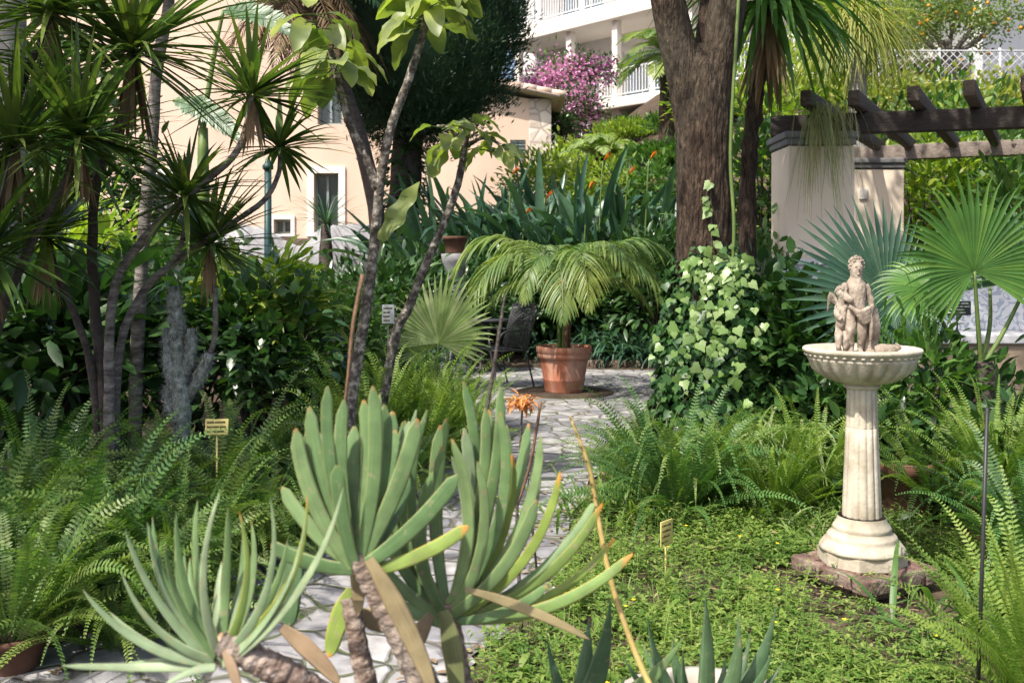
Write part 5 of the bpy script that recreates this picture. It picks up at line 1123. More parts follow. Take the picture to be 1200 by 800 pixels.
def strap_clump(px, Y, label, n, L, W, mat, cat, group=None, el=(.3, 1.4), droop=1.6, name='strap_plant', z=None, prof='sword', flowers=None, spread=.2, seg=6):
    x = gx(px, Y); t = thing(name, label, cat, (x, Y, float(terrain(x, Y)) if z is None else z), group)
    a = rng.uniform(0, 2 * PI, n); e = rng.uniform(*el, n)
    b = np.stack([rng.normal(0, spread, n), rng.normal(0, spread * .7, n), 0 * a], 1)
    MB().straps(b, np.stack([np.cos(a), np.sin(a), e * 1.3], 1), L * rng.uniform(.6, 1.1, n), W * rng.uniform(.8, 1.2, n), droop * rng.uniform(.5, 1.3, n), seg, prof, .3, roll=rng.normal(0, .25, n)).build('leaves', M[mat], t)
    return t
for px, Y, lab in ((705, 14.6, 'dark strap leaved clump right behind the palm pot'), (738, 14.4, 'dark strap leaved clump in the middle of the terrace edge'), (768, 14.2, 'dark strap leaved clump nearest the thick trunk')):
    strap_clump(px, Y, lab, 95, .95, .05, 'strel', 'strap plant', 'strap leaved clumps along the terrace edge')
strap_clump(640, 14.8, 'dark strap leaved clump behind the palm pot stem', 70, .8, .05, 'strel', 'strap plant', 'strap leaved clumps along the terrace edge')
strap_clump(435, 10.2, 'grassy blue green clump left of the leaning stem', 90, 1.2, .03, 'strel', 'strap plant', None)
strap_clump(475, 12.6, 'tall grassy dark clump behind the leaning stem', 110, 1.7, .035, 'strel', 'strap plant', None)
strap_clump(925, 6.15, 'pale variegated spidery plant left of the birdbath column', 110, .55, .022, 'spider', 'spider plant', None, droop=2.2, z=.35)
strap_clump(958, 5.6, 'pale thin leaved plant close to the birdbath foot', 70, .42, .016, 'spider', 'spider plant', None, droop=1.9)
strap_clump(722, 5.7, 'grassy fresh tuft leaning over the path edge', 70, .5, .018, 'fern', 'grass tuft', None, droop=1.2)
strap_clump(1185, 4.1, 'leafy upright weed stalks behind the lower right fern', 50, .45, .03, 'mid', 'weed', None, droop=1.0)
k = thing('brick_kerb', 'low brick kerb along the back edge of the terrace', 'kerb', (gx(735, 14.1), 14.1, .012))
for q in range(9):
    MB().bevbox(((q - 4) * .215, 0, .05), (.205, .10, .10), .008).build('brick', M['brick'], k)

def strelitzia(px, Y, w, h, n, label, flowers):
    x = gx(px, Y); z0 = float(terrain(x, Y)); t = thing('strelitzia', label, 'bird of paradise', (x, Y, z0), 'bird of paradise clumps')
    a = rng.uniform(0, 2 * PI, n); b = np.stack([rng.uniform(-.5, .5, n) * w, rng.uniform(-.35, .35, n) * w * .7, 0 * a], 1)
    D = np.stack([b[:, 0] / w * .9 + .42 * np.cos(a), .42 * np.sin(a), np.ones(n)], 1)
    MB().straps(b, D, h * rng.uniform(.5, 1.12, n), .14 * rng.uniform(.7, 1.25, n), rng.uniform(.2, 1.5, n), 12, 'paddle', .45, curl=2.2, roll=rng.normal(0, .9, n)).build('leaves', M['strel'], t)
    for (fx, fy) in flowers:
        p = local(t, at(fx, fy, Y - w * .38)); f = MB()
        for q in range(6): f.straps([p], [[.5 + .5 * rng.random(), -.2 + .3 * rng.random(), .5 + .9 * rng.random()]], .17, .045, .1, 3, 'lance', .5)
        fo = f.build('flower', M['flower_o'], t)
        MB().tube([(p[0] - .1, p[1] + .2, .1), p - [.05, 0, .5], p - [0.02, 0, 0]], [.014, .012, .01], 6, 4).build('flower_stalk', M['stem_green'], fo)
strelitzia(575, 16.4, 1.8, 2.8, 210, 'dark bird of paradise clump in front of the cypress', [(601, 205), (616, 252)])
strelitzia(715, 15.9, 2.2, 2.65, 230, 'dark bird of paradise clump with orange flowers left of the trunk', [(708, 189), (737, 205), (762, 187), (690, 222)])
strelitzia(640, 17.2, 1.6, 2.2, 120, 'bird of paradise clump in the gap between the two larger ones', [(640, 232)])

# ================================================================ HOUSE AND TREES BEHIND
def wall_grid(m, x0, x1, z0, z1, y, holes, depth=.25):
    X_ = sorted({x0, x1} | {h[0] for h in holes} | {h[1] for h in holes}); Z_ = sorted({z0, z1} | {h[2] for h in holes} | {h[3] for h in holes})
    for i in range(len(X_) - 1):
        for j in range(len(Z_) - 1):
            a, b, c, d = X_[i], X_[i + 1], Z_[j], Z_[j + 1]
            if any(h[0] <= a and b <= h[1] and h[2] <= c and d <= h[3] for h in holes): continue
            m.add([(a, y, c), (b, y, c), (b, y, d), (a, y, d)], [[0, 1, 2, 3]])
    for (a, b, c, d) in holes:
        e = y + depth
        for q in ([(a, y, c), (b, y, c), (b, e, c), (a, e, c)], [(a, y, d), (a, e, d), (b, e, d), (b, y, d)], [(a, y, c), (a, e, c), (a, e, d), (a, y, d)], [(b, y, c), (b, y, d), (b, e, d), (b, e, c)]): m.add(q, [[0, 1, 2, 3]])
def window(t, a, b, c, d, y, frame='white', surround=0, depth=.25, shutters=False, mull=1, pane='glass'):
    o = MB(); f = .06
    o.box(((a + b) / 2, y + depth - .03, c + f / 2), (b - a, .06, f)); o.box(((a + b) / 2, y + depth - .03, d - f / 2), (b - a, .06, f))
    for x in [a + f / 2, b - f / 2] + [a + (b - a) * (k + 1) / (mull + 1) for k in range(mull)]: o.box((x, y + depth - .033, (c + d) / 2), (f, .055, d - c - 2 * f))
    w = o.build('window', M[frame], t, smooth=False)
    MB().box(((a + b) / 2, y + depth + .005, (c + d) / 2), (b - a, .02, d - c)).build('pane', M[pane], w, smooth=False)
    if surround:
        s = MB(); u = surround
        s.box((a - u / 2, y - .02, (c + d) / 2), (u, .06, d - c)); s.box((b + u / 2, y - .02, (c + d) / 2), (u, .06, d - c)); s.box(((a + b) / 2, y - .021, d + u / 2), (b - a + 2 * u, .063, u)); s.box(((a + b) / 2, y - .03, c - u / 3), (b - a + 2.2 * u, .09, u * .66))
        s.build('surround', M['white'], w, smooth=False)
    if shutters:
        for k in range(2):
            ww = (b - a) / 2 - .02; s = MB()
            for q in range(int((d - c) / .09)): s.box((a + (b - a) * (.25 + .5 * k), y + .03, c + .05 + q * .09), (ww, .02, .06), rot=Euler((.5, 0, 0)))
            s.box((a + (b - a) * (.25 + .5 * k), y + .055, (c + d) / 2), (ww, .02, d - c)); s.build('shutter', M['shutter'], w, smooth=False)
    return w
def house():
    Y = 26.0; X0 = gx(-140, Y); t = thing('house', 'pink rendered house with white framed windows behind the palms', 'house', (X0, Y, 1.6))
    W = gx(512, Y) - X0; x = lambda px: gx(px, Y) - X0; z = lambda py: CAM_H - (py - HOR) / F_PX * Y - 1.6
    holes = [(x(368), x(397), z(272), z(203)), (x(321), x(341), z(274), z(257)), (x(372), x(401), z(146), z(80)), (x(178), x(204), z(272), z(205))]
    m = MB(); wall_grid(m, 0, W, -1, 9.8, 0, holes)
    m.add([(0, 0, -1), (0, 9, -1), (0, 9, 9.8), (0, 0, 9.8)], [[0, 1, 2, 3]]); m.add([(W, 0, -1), (W, 9, -1), (W, 9, 9.8), (W, 0, 9.8)], [[3, 2, 1, 0]]); m.add([(0, 9, -1), (W, 9, -1), (W, 9, 9.8), (0, 9, 9.8)], [[3, 2, 1, 0]])
    m.build('wall', M['pink'], t, smooth=False)
    for k, h in enumerate(holes): window(t, *h, 0, surround=(.17, .1, 0, .17)[min(k, 3)], frame='shutter' if k else 'shutter')
    MB().box((W / 2, 4.4, 9.9), (W + 1.0, 10, .2)).build('roof', M['rooftile'], t, smooth=False)
    Y = 25.2; X1 = gx(470, Y); a = thing('outbuilding', 'low pink annex with tiled roof and pale stone corner', 'building', (X1, Y, 2.0))
    x = lambda px: gx(px, Y) - X1; z = lambda py: CAM_H - (py - HOR) / F_PX * Y - 2.0
    W = x(646)
    holes = [(x(598), x(616), z(190), z(164))]; m = MB(); wall_grid(m, 0, W - .56, -1, z(116), 0, holes, .15)
    m.add([(0, 3, -1), (W - .56, 3, -1), (W - .56, 3, z(116)), (0, 3, z(116))], [[3, 2, 1, 0]])
    m.add([(0, 0, -1), (0, 3, -1), (0, 3, z(116)), (0, 0, z(116))], [[0, 1, 2, 3]])
    m.add([(0, 0, z(116)), (W - .56, 0, z(116)), (0, 0, z(92))], None, [[0, 1, 2]]); m.build('wall', M['pink'], a, smooth=False)
    window(a, *holes[0], 0, depth=.15, frame='shutter', shutters=True)
    MB().bevbox((W - .28, 1.5, (z(116) - 1) / 2), (.56, 3.04, z(116) + 1), .02).build('quoin_column', M['quoin'], a, smooth=False)
    r = MB(); zl, zr_ = z(78), z(116)
    sl = math.atan2(zl - zr_, W); n = 11
    for k in range(n):      # rows of barrel tiles, their round ends along the verge
        for v in range(12):
            f = (k + .5) / n; r.tube([(f * (W + .35) - .25, -.25 + v * .3, zl + (zr_ - zl) * f + .10), (f * (W + .35) + .20, -.25 + v * .3, zl + (zr_ - zl) * f + .10 - .28 * math.tan(sl) * 1.4)], [.085, .105], 9, 1)
    r.box((W / 2 + .05, 1.4, (zl + zr_) / 2 + .03), (W / math.cos(sl) + .3, 3.6, .07), rot=Euler((0, sl, 0)))
    r.build('roof', M['rooftile'], a)
house()

def retaining():
    Y = 18.6; t = MB(); n = 46; px = np.linspace(225, 470, n); X_ = gx(px, Y); xc = X_.mean()
    top = np.interp(px, [225, 255, 285, 310, 335, 350, 372, 400, 440, 470], [280, 268, 264, 268, 284, 288, 268, 262, 262, 266]); zt = CAM_H - (top - HOR) / F_PX * Y + .02 * rng.standard_normal(n)
    V = []; zb = .4
    for k in range(n):
        xx = X_[k] - xc
        V += [(xx, 0, zb), (xx, -.03 + .03 * rng.standard_normal(), zb * .5 + zt[k] * .5), (xx, .05, zt[k] - .05), (xx, .15, zt[k]), (xx, .45, zt[k] - .03), (xx, .5, zb)]
    Q = [[k * 6 + j, (k + 1) * 6 + j, (k + 1) * 6 + j + 1, k * 6 + j + 1] for k in range(n - 1) for j in range(5)]
    o = t.add(V, Q).build('garden_wall', M['greyrend'], None, loc=(xc, Y, 0)); tag(o, 'rough grey cement wall with wavy top before the pink house', 'wall')
    w = thing('stone_wall', 'low rubble stone wall behind the thick trunk', 'wall', (gx(890, 10.6), 10.6, 0))
    MB().bevbox((0, 0, .72), (1.1, .35, 1.5), .04).build('stonework', M['rubble'], w, smooth=False); MB().bevbox((0, 0, 1.50), (1.2, .42, .07), .015).build('coping', M['capgrey'], w, smooth=False)
    Y = 14.2; l = thing('lamp_post', 'slim dark teal lamp post before the pink house', 'lamp post', (gx(314, Y), Y, 0))
    zt = CAM_H + (307 - 196) / F_PX * Y
    MB().tube([(0, 0, -.05), (0, 0, zt)], [.058, .05], 14, 1).build('pole', M['teal'], l)
    MB().lathe([(.06, 0), (.11, 0), (.11, .05), (.08, .12), (.075, .5), (.085, .52), (.06, .56)], sides=20).build('base', M['teal'], l)
    MB().lathe([(.05, zt - .04), (.075, zt - .03), (.08, zt + .02), (.05, zt + .05), (.03, zt + .12), (0, zt + .16)], sides=16).build('finial', M['teal'], l)
    pot(533, 13.2, .16, .22, 'small brown pot raised among the dark shrubs', z=1.62, mat='terra_dark')
    pd = thing('pedestal', 'mossy stone pedestal carrying the small brown pot', 'pedestal', (gx(533, 13.2), 13.2, 0)); MB().lathe([(.2, 0), (.2, .12), (.13, .18), (.115, 1.4), (.17, 1.5), (.18, 1.61), (0, 1.62)], sides=20).build('shaft', M['capgrey'], pd)
retaining()

def cypress():
    Y = 18.0; b = np.array([gx(470, Y), Y, float(terrain(gx(470, Y), Y))]); t = thing('cypress', 'huge dark evergreen cypress with an ivy clad trunk', 'tree', b)
    c = local(t, at(492, 25, Y)); r = np.array([1.92, 1.9, 2.45])
    MB().tube([(0, 0, -.1), (.03, 0, 1.2), local(t, at(478, 160, Y)), c + [0, 0, 1.0]], [.36, .29, .27, .1], 16, 6, wob=.05).build('trunk', M['bark_dark'], t)
    n = 62000; K = 420; u = sph(K, -.92, 1); cc = u * r * rng.uniform(.80, 1.0, (K, 1)) * (1 + .07 * np.sin(u[:, :1] * 9) * np.sin(u[:, 2:] * 7)); k = rng.integers(0, K, n)
    p = cc[k] + rng.normal(0, .12, (n, 3)) * [1, 1, 1.6]; inner = rng.random(n) < .25; p[inner] *= rng.uniform(.5, .95, (inner.sum(), 1))
    d = nrm(nrm(p / r) * .7 + [0, 0, .8] + rng.normal(0, .35, (n, 3)))
    MB().straps(p + c, d, rng.uniform(.07, .16, n), rng.uniform(.018, .04, n), -.2, 2, 'lance', .5, roll=rng.uniform(-1, 1, n)).build('crown', M['cypress'], t)
    co = MB()
    co.blob(c, r * .84, 26, 18, .03); co.build('inner_crown', M['cypress'], t)
    m = 1500; zz = rng.uniform(-.2, 3.0, m); a = rng.uniform(0, 2 * PI, m); rr = .34 + .10 * rng.random(m)
    MB().straps(np.stack([rr * np.cos(a) + .03, rr * np.sin(a), zz], 1), np.stack([np.cos(a), np.sin(a), rng.normal(-.3, .5, m)], 1), .13, .09, .5, 2, 'oval', .2).build('ivy_cover', M['dark'], t)
cypress()
def skirt_palm():
    Y = 15.5; b = np.array([gx(352, Y), Y, float(terrain(gx(352, Y), Y))]); t = thing('palm', 'tall palm with a hanging brown skirt of dead fronds left of the cypress', 'palm', b)
    h = local(t, at(352, -30, Y))
    MB().tube([(1.12, .6, -.1), (1.1, .5, 2.4), h * .8 + [.45, .2, 0], h], [.15, .13, .13, .14], 14, 6, wob=.06).build('trunk', M['bark_dark'], t)
    n = 42; a = rng.uniform(0, 2 * PI, n); z = rng.uniform(-.5, .25, n)
    MB().fronds(h + np.stack([0 * a, 0 * a, z - .1], 1), np.stack([np.cos(a), np.sin(a), rng.uniform(-.4, .3, n)], 1), rng.uniform(1.2, 1.9, n), 2.6, 26, .20, .03, 50, .7, 'lance', (.2, .7), 2, .05, .02).build('dead_fronds', M['yucca_dead'], t)
    n = 26; a = rng.uniform(0, 2 * PI, n)
    MB().fronds(h + np.stack([0 * a, 0 * a, .2 + 0 * a], 1), np.stack([np.cos(a), np.sin(a), rng.uniform(-.1, 1.8, n)], 1), rng.uniform(1.5, 2.1, n), 1.5, 34, .26, .04, 60, .6, 'lance', (.2, .7), 3, .05, .02).build('fronds', M['dark'], t)
skirt_palm()
def banana(px, Y, z0, leaves, label):
    t = thing('banana_plant', label, 'banana plant', (gx(px, Y), Y, z0), 'banana plants')
    top = max(l[4] for l in leaves)
    h = local(t, at(px, 150, Y)); MB().tube([(0, 0, -.1), h * .5, h], [.12, .10, .06], 12, 5).build('stem', M['stem_green'], t)
    for (ax, ay, bx, by, top, L, dr) in leaves:
        p, q = local(t, at(ax, ay, Y)), local(t, at(bx, by, Y - .3)); d = q - p
        MB().tube([h * .8, h, p * .6 + h * .4 + [0, 0, .1], p], [.045, .04, .03, .022], 8, 5).build('leaf_stalk', M['stem_green'], t)
        MB().fronds([p], [d / np.linalg.norm(d) + [0, 0, .35]], np.linalg.norm(d) * 1.05, .9, 46, .17, .050, 62, .25, 'tongue', (.15, .6), 3, .15, .03, .02, jit=.05, fold=.1, roll=1.05).build('leaf', M['banana'], t)
banana(238, 12.5, 0, [(262, 12, 345, 48, 0, 0, 0), (203, 118, 280, 170, 0, 0, 0)], 'banana plant with two long ribbed leaves before the pink wall')

def apartment():
    u = np.array([.662, -.75]); t = thing('apartment_building', 'white apartment building with railed balconies up the hill', 'apartment building', (2.5, 35, 0), rz=math.atan2(-.75, .662))
    s0, s1 = -5.5, 13.0
    holes = [(.1, 2.7, 7.1, 9.1), (-3.2, -1.2, 7.1, 9.1), (3.8, 6.4, 7.1, 9.1), (7.4, 10.0, 7.1, 9.1), (-3.2, -.8, 10.35, 12.5), (.4, 3.0, 10.35, 12.5), (4.2, 6.8, 10.35, 12.5), (-.9, .1, 4.6, 6.0), (2.4, 4.0, 4.4, 6.2)]
    m = MB(); wall_grid(m, s0, s1, 3, 15, 1.9, holes, .2)
    m.add([(s0, 1.9, 3), (s0, 11, 3), (s0, 11, 15), (s0, 1.9, 15)], [[0, 1, 2, 3]]); m.add([(s1, 1.9, 3), (s1, 11, 3), (s1, 11, 15), (s1, 1.9, 15)], [[3, 2, 1, 0]]); m.add([(s0, 11, 3), (s1, 11, 3), (s1, 11, 15), (s0, 11, 15)], [[3, 2, 1, 0]])
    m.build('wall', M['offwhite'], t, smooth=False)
    for k, h in enumerate(holes): window(t, *h, 1.9, frame='white_metal', depth=.2, mull=1 if k % 2 else 2, pane='glass_blue' if h[2] > 6.5 else 'glass')
    MB().box(((s0 + s1) / 2, 6, 15.1), (s1 - s0 + .8, 10.6, .25)).build('roof', M['white'], t, smooth=False)
    for (a, b, z0, z1) in ((-4.5, 12.8, 9.74, 10.3), (-1.3, 12.8, 6.7, 7.05), (-4.5, 12.8, 12.85, 13.4)):
        MB().bevbox(((a + b) / 2, .85, (z0 + z1) / 2), (b - a, 2.06, z1 - z0), .05).build('balcony_slab', M['white'], t, smooth=False)
    for (a, b, z) in ((-4.4, 12.7, 10.3), (-1.2, 12.7, 7.05)):
        r = MB(); r.box(((a + b) / 2, -.1, z + .95), (b - a, .05, .045)); r.box(((a + b) / 2, -.1, z + .10), (b - a, .03, .03))
        for x in np.arange(a, b, .13): r.box((x, -.1, z + .52), (.022, .022, .82))
        for x in np.arange(a, b, 2.23): r.box((x, -.1, z + .5), (.16, .10, 1.0))
        for y in np.arange(0, 1.8, .13): r.box((a, y, z + .52), (.022, .022, .82))
        r.box((a, .85, z + .95), (.05, 1.85, .045)); r.build('railing', M['white_metal'], t, smooth=False)
    for x in (-3.6, -.82, 1.41, 4.6, 7.8, 11): 
        z0 = 7.05 if x > -1.2 else 3
        MB().bevbox((x, .2, (z0 + 9.74) / 2), (.24, .24, 9.74 - z0), .02).build('column', M['white'], t, smooth=False)
        if x > -1.2: MB().bevbox((x, .3, 4.85), (.35, .35, 3.7), .02).build('column', M['white'], t, smooth=False)
    v = thing('villa', 'cream villa at the top right beyond the orange tree', 'building', (gx(1150, 36), 36, 6.0))
    m = MB(); hs = [(1.3, 2.5, 1.4, 3.0), (4.2, 5.6, 1.4, 3.0)]; wall_grid(m, 0, 9, -2, 4.4, 0, hs); m.add([(0, 0, -2), (0, 7, -2), (0, 7, 4.4), (0, 0, 4.4)], [[0, 1, 2, 3]]); m.build('wall', M['beige'], v, smooth=False)
    for h in hs: window(v, *h, 0, surround=.15)
    MB().bevbox((4.5, 3.3, 4.5), (9.8, 7.6, .22), .03).build('roof', M['rooftile'], v, smooth=False)
apartment()
S(655, 108, 31, 2.3, 1.7, 'sunlit pink bougainvillea below the balcony', 'mid', n=1100, L=.13, W=.07, cl=.2, name='bougainvillea', cat='bougainvillea', group='bougainvilleas', zbase=4.5, flowers=('boug', 2600, .12))
S(692, 80, 31.5, 2.0, .7, 'deep purple bougainvillea spreading over the balcony railing', 'dark', n=700, L=.13, W=.07, cl=.14, name='bougainvillea', cat='bougainvillea', group='bougainvilleas', zbase=4.5, flowers=('boug_deep', 700, .12))
S(676, 138, 30, 1.6, 1.5, 'pink bougainvillea hanging beside the annex corner', 'dark', n=1300, L=.13, W=.07, cl=.14, name='bougainvillea', cat='bougainvillea', group='bougainvilleas', zbase=4.0, flowers=('boug', 800, .12))
S(655, 152, 27.5, .9, 1.2, 'dark shrub by the pale corner of the annex', 'dark', n=1200)
S(685, 200, 24, 2.6, 1.1, 'fresh green shrub below the pink bougainvillea', 'yellow', n=2300, L=.16, W=.06)
S(752, 184, 25, 2.4, .9, 'light green shrub below the lower balcony', 'yellow', n=2000, L=.16, W=.06)
S(735, 158, 27, 1.5, .7, 'green shrub at the foot of the apartment building', 'mid', n=1200)
S(780, 215, 19, 1.5, 1.2, 'green bush on the slope left of the thick trunk', 'mid', n=1700, L=.16, W=.06)
S(640, 215, 19.5, 1.8, .9, 'small leaved shrub in front of the annex corner', 'yellow', n=1600)
S(770, 222, 17.6, 1.6, .9, 'dark low shrub on the bare slope behind the orange flowers', 'mid', n=1400)
S(715, 225, 18.2, 1.6, .9, 'pale green low shrub behind the right bird of paradise clump', 'yellow', n=1300)
S(800, 180, 23, 1.6, 1.5, 'bushy green shrub tight against the left side of the trunk', 'mid', n=1400)
def small_palms():
    Y = 21; t = thing('palm', 'slim palm trunk with yellowing fronds left of the thick tree', 'palm', (gx(783, Y), Y, float(terrain(gx(783, Y), Y))))
    h = local(t, at(782, 62, Y)); MB().tube([(0, 0, -.1), h * .5, h], [.2, .17, .15], 14, 6, wob=.08).build('trunk', M['bark'], t)
    n = 22; a = rng.uniform(0, 2 * PI, n); MB().fronds(h + 0 * np.stack([a, a, a], 1), np.stack([np.cos(a), np.sin(a), rng.uniform(-.2, 1.4, n)], 1), 1.3, 1.5, 28, .28, .05, 60, .5, 'lance', (.2, .7), 3, .1, .02).build('fronds', M['palm'], t)
    Y = 22; t = thing('palm', 'low feather palm with arching yellow green frond below the balcony', 'palm', (gx(700, Y), Y, float(terrain(gx(700, Y), Y))))
    h = local(t, at(702, 185, Y)); MB().tube([(0, 0, -.1), h * .5, h], [.12, .11, .1], 12, 5, wob=.08).build('trunk', M['bark'], t)
    n = 18; a = rng.uniform(0, 2 * PI, n); MB().fronds(h + 0 * np.stack([a, a, a], 1), np.stack([np.cos(a), np.sin(a), rng.uniform(.3, 1.6, n)], 1), 1.15, 1.5, 34, .26, .05, 60, .5, 'lance', (.2, .7), 3, .1, .02).build('fronds', M['fan_pale'], t)
    Y = 17.8; t = thing('palm', 'small spiky palm in front of the white framed window', 'palm', (gx(382, Y), Y, float(terrain(gx(382, Y), Y))))
    h = local(t, at(382, 262, Y)); MB().tube([(0, 0, -.1), h * .5, h], [.12, .13, .08], 12, 5, wob=.08).build('trunk', M['bark_dark'], t)
    m = MB(); rosette(m, h, 70, .85, .03, .9, lo=-.1); m.build('leaf_crown', M['strel'], t)
    # dracaena hanging over the pergola
    Y = 8.5; t = thing('dracaena', 'dracaena with long drooping sword leaves above the pergola pillar', 'dracaena', (gx(880, 8.7), 8.7, 0))
    h = local(t, at(900, 0, 8.25)); MB().tube([(0, 0, -.1), local(t, at(876, 230, 8.7)), local(t, at(884, 130, 8.65)), local(t, at(895, 50, Y)), h], [.085, .07, .065, .06, .045], 14, 9, wob=.16).build('trunk', M['bark'], t)
    m = MB(); rosette(m, h, 120, 1.2, .066, 2.4, lo=-.5, hi=.95, seg=8, curl=1.1); m.build('leaf_crown', M['fan'], t)
    d = MB(); k = 26; a = rng.uniform(0, 2 * PI, k); d.straps(h + np.stack([0 * a, 0 * a, -.1 - .2 * rng.random(k)], 1), np.stack([.5 * np.cos(a), .5 * np.sin(a), -np.ones(k)], 1), .7, .05, .5, 5, 'sword', .3); d.build('dead_leaves', M['yucca_dead'], t)
    Y = 14.5; t = thing('ponytail_palm', 'ponytail palm with a fountain of thin hanging leaves behind the pergola', 'palm', (gx(1008, Y), Y, float(terrain(gx(1008, Y), Y))))
    h = local(t, at(1005, 38, Y)); MB().tube([(0, 0, -.1), h * .4, h], [.28, .16, .11], 14, 6, wob=.05).build('trunk', M['bark_pale'], t)
    m = MB(); 
    for dx, dz in ((-.25, 0), (.2, .05), (0, .25)): rosette(m, h + [dx, 0, dz], 240, 1.35, .018, 3.2, lo=-.1, seg=8, curl=.8, fold=.2)
    m.build('leaf_crown', M['hedge'], t)
small_palms()

# ================================================================ PERGOLA AND RIGHT SIDE
def pergola():
    t = thing('pergola', 'pergola of dark timber beams on two beige rendered pillars', 'pergola', (gx(951, 9.2), 9.2, 0))
    L = lambda p: local(t, p)
    d = nrm(np.array([1.5, -.45, 0])); rz = math.atan2(-.45, 1.5); nrm_ = np.array([.29, .957, 0])
    for (px, Y, zt, w) in ((951, 9.3, 2.66, .60), (1021, 12.2, 2.72, .58)):
        c = L(np.array([gx(px, Y), Y, 0])); MB().bevbox(c + [0, 0, zt / 2 - .06], (w, w, zt - .1), .012, rz=0).build('pillar', M['beige'], t)
        cp = MB(); cp.bevbox(c + [0, 0, zt - .07], (w + .03, w + .03, .06), .012); cp.bevbox(c + [0, 0, zt - .01], (w + .07, w + .07, .06), .01); cp.build('capital', M['capgrey'], t)
    A = np.array([gx(903, 9.45), 9.45, 2.78]); B = A + d * 4.0; MB().beam(L(A), L(B), .14, .19).build('beam', M['wood_dark'], t)
    A2 = np.array([gx(975, 12.55), 12.55, 2.84]); B2 = A2 + nrm(np.array([1.74, -.80, 0])) * 4.6; MB().beam(L(A2), L(B2), .14, .18).build('beam', M['wood_grey'], t)
    rd = nrm(np.array([.48, .88, 0]))
    for k in range(8):
        px, py = [(944, 108), (1000, 108), (1070, 103), (1136, 96), (1204, 90), (1280, 84), (1360, 76), (1440, 70)][k]
        z = 2.95; Y = (z + .05 - CAM_H) * F_PX / (HOR - py); Y = np.clip(Y, 8.0, 9.4)
        a = np.array([gx(px, Y), Y, z]); b = a + rd * 4.4; MB().beam(L(a), L(b), .10, .14, .018).build('rafter', M['wood_pole'], t)
    # lantern plate on the rear pillar
    s = MB().bevbox((0, 0, 0), (.10, .02, .13), .005).build('wall_plaque', M['white'], None, loc=(gx(1012, 11.88), 11.895, CAM_H - (227 - HOR) / F_PX * 11.88)); tag(s, 'small white plaque fixed to the rear pergola pillar', 'plaque')
    h = thing('hanging_cactus', 'hanging pale stringy plant trailing down the front pergola pillar', 'hanging plant', (gx(960, 8.93), 8.93, 2.82))
    n = 170; x = np.concatenate([rng.normal(-.02, .055, 90), rng.normal(.14, .07, 80)]); n = len(x)
    MB().straps(np.stack([x, rng.normal(0, .05, n) , rng.uniform(-.03, .12, n)], 1), np.stack([rng.normal(0, .3, n), rng.normal(-.35, .2, n), .5 * rng.random(n)], 1), rng.uniform(.25, 1.15, n) * np.where(np.abs(x + .02) < .05, 1.1, .8), .008, 4, 12, 'rod', .5, curl=.35).build('strands', M['moss'], h)
pergola()
def right_wall():
    t = thing('parapet_wall', 'low tan wall with pale ledge and blue white mosaic panel', 'wall', (gx(1160, 8.4), 8.4, 0))
    MB().bevbox((.6, 0, .41), (4.6, .25, .82), .01).build('wall', M['tan'], t, smooth=False)
    MB().bevbox((.6, .17, .86), (4.7, .66, .075), .012).build('ledge', M['ledge'], t, smooth=False)
    MB().bevbox((.6, .42, 1.19), (4.6, .12, .585), .01).build('mosaic_panel', M['mosaic'], t, smooth=False)
    MB().bevbox((.6, .42, 1.50), (4.66, .18, .05), .01).build('coping', M['ledge'], t, smooth=False)
right_wall()
def fence():
    Y = 20.5; x0 = gx(1030, Y); W = 5.0; t = thing('chain_link_fence', 'grey chain link fence in front of the orange tree', 'fence', (x0, Y, float(terrain(x0 + 1, Y))))
    z0 = CAM_H + (307 - 95) / F_PX * Y - t.location.z; h = .62
    m = MB(); st = .16
    for x in np.arange(-h, W, st):
        for s in (0, 1):
            a, b = (x, z0), (x + h, z0 + h)
            if s: a, b = (x + h, z0), (x, z0 + h)
            m.tube([(a[0], 0, a[1]), (b[0], 0, b[1])], .008, 4, 1)
    m.tube([(-h, 0, z0 + h), (W + h, 0, z0 + h)], .016, 6, 1); m.tube([(-h, 0, z0), (W + h, 0, z0)], .012, 6, 1)
    m.build('wire_mesh', M['wire'], t)
    for x in np.arange(0, W + .1, 1.25): MB().tube([(x, .02, -.4), (x, .02, z0 + h + .06)], .03, 8, 1).build('post', M['wire'], t)
fence()
S(1035, 128, 17.2, 2.2, .95, 'golden hedge behind the left pergola rafters', 'hedge', n=2600, L=.10, W=.06, name='hedge', cat='hedge', group='golden hedge bushes')
S(1125, 128, 17.2, 2.4, .95, 'golden hedge behind the middle pergola rafters', 'hedge', n=2600, L=.10, W=.06, name='hedge', cat='hedge', group='golden hedge bushes')
S(1215, 128, 17.2, 2.4, .95, 'golden hedge at the right edge behind the pergola', 'hedge', n=2600, L=.10, W=.06, name='hedge', cat='hedge', group='golden hedge bushes')
S(1080, 165, 15.5, 3.4, 1.3, 'green undergrowth below the golden hedge', 'mid', n=2400)
S(930, 190, 15.2, 2.0, 3.2, 'light green shrub behind the dracaena trunk', 'yellow', n=2000, L=.15, W=.07)
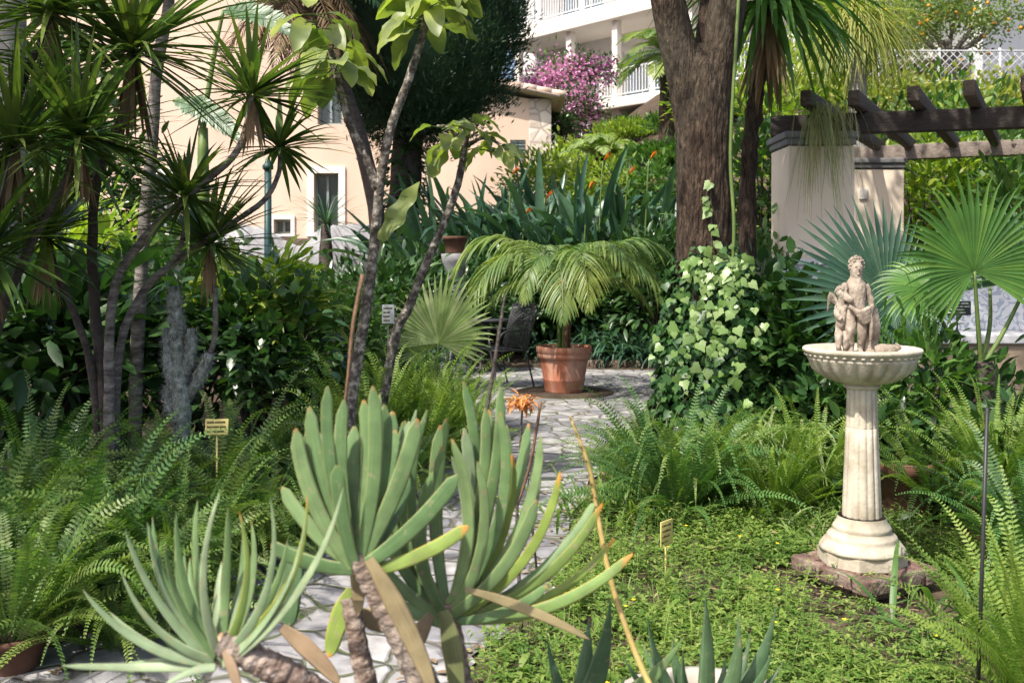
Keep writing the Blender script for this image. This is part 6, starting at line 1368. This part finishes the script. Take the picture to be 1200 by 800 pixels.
def orange_tree():
    Y = 23.5; t = thing('orange_tree', 'orange tree dotted with fruit beyond the chain link fence', 'tree', (gx(1110, Y), Y, float(terrain(gx(1110, Y), Y))))
    c = local(t, at(1115, 22, Y)); MB().tube([(0, 0, -.1), (.05, 0, c[2] * .4), (.0, 0, c[2] - .5)], [.15, .13, .1], 12, 5, wob=.06).build('trunk', M['bark_grey'], t)
    for k in range(5): MB().tube([(0, 0, c[2] - 1.0), c + [(k - 2) * .4, 0, -.35], c + [(k - 2) * .75, rng.uniform(-.5, .5), .3]], [.07, .05, .02], 8, 4).build('limb', M['bark_grey'], t)
    cc = crown(t, c, (1.75, 1.5, .95), 7000, .09, .05, 'citrus', 85, .2)
    fm = MB().blob((0, 0, 0), (.042, .042, .04), 10, 8).mesh('fruit', M['orange'])
    for k in range(80):
        p = cc[k] * 1.0 + rng.normal(0, .16, 3); o = bpy.data.objects.new('fruit', fm); C.objects.link(o); o.parent = t; o.location = p
orange_tree()
S(1010, 20, 26, 3.2, 2.6, 'leafy tree top behind the ponytail palm', 'mid', n=2600, L=.2, W=.09, name='garden_tree', cat='tree')
S(960, 110, 22, 2.6, 2.6, 'yellow green bush on the slope behind the dracaena', 'yellow', n=2000, L=.16, W=.08)
S(860, 150, 20, 2.4, 3.4, 'light green bush on the slope right behind the thick trunk', 'yellow', n=2200, L=.16, W=.07)
S(90, 260, 13, 2.2, 3.0, 'dark tall shrub hiding the left end of the pink house', 'dark', n=2600, L=.2, W=.08)
S(10, 200, 14, 2.6, 5.0, 'dark tall tree at the far left before the house', 'dark', n=3600, L=.2, W=.09, name='garden_tree', cat='tree')

# unseen tree added to throw dappled shade on the left bed
def added_shade_tree():
    t = thing('tree', 'broad leafy unseen tree added left of the camera for shade', 'tree', (-5.2, 1.4, 0), None)
    MB().tube([(0, 0, -.1), (.05, .05, 2.5), (.0, .4, 4.6), (-.3, .7, 6.2)], [.26, .22, .18, .08], 16, 6, wob=.03).build('trunk', M['bark'], t)
    cc = crown(t, (-.6, .7, 6.3), (2.3, 2.1, 1.1), 2600, .16, .075, 'mid', 90, .32)
    br = MB()
    for k in range(40): br.tube([(.0, .35, 4.2), cc[k] * .6 + np.array([0, .15, 1.7]), cc[k]], [.05, .03, .01], 6, 3)
    br.build('branches', M['bark'], t)
added_shade_tree()

# ================================================================ CAMERA, LIGHT
cam = bpy.data.cameras.new('camera'); co = bpy.data.objects.new('camera', cam); C.objects.link(co)
co.location = (0, 0, CAM_H); co.rotation_euler = (R(90), 0, 0)
cam.lens = 35.0; cam.sensor_width = 36.0; cam.shift_y = -(400 - HOR) / 1200.0
cam.clip_start = .05; cam.clip_end = 1000
cam.dof.use_dof = True; cam.dof.focus_distance = 5.0; cam.dof.aperture_fstop = 5.6
scene.camera = co
SUN = Vector((-.50, -.52, 1.0)).normalized()
el = math.asin(SUN.z); az = math.atan2(SUN.x, SUN.y)
w = bpy.data.worlds.new('World'); scene.world = w; w.use_nodes = True
nt = w.node_tree; nt.nodes.clear()
sky = nt.nodes.new('ShaderNodeTexSky'); sky.sky_type = 'NISHITA'; sky.sun_disc = False; sky.sun_elevation = el; sky.sun_rotation = az
sky.air_density = .8; sky.dust_density = 4.0; sky.ozone_density = .6
bg = nt.nodes.new('ShaderNodeBackground'); bg.inputs[1].default_value = .15
wo = nt.nodes.new('ShaderNodeOutputWorld'); nt.links.new(sky.outputs[0], bg.inputs[0]); nt.links.new(bg.outputs[0], wo.inputs[0])
sun = bpy.data.lights.new('sun', 'SUN'); sun.energy = 4.0; sun.angle = R(.6); sun.color = (1, .94, .83)
so = bpy.data.objects.new('sun', sun); C.objects.link(so); so.rotation_euler = SUN.to_track_quat('Z', 'Y').to_euler(); so.location = (-5, -5, 12)
scene.view_settings.view_transform = 'Standard'; scene.view_settings.look = 'None'; scene.view_settings.exposure = .92; scene.view_settings.gamma = 1
scene.cycles.max_bounces = 8; scene.cycles.transparent_max_bounces = 8; scene.cycles.use_denoising = True
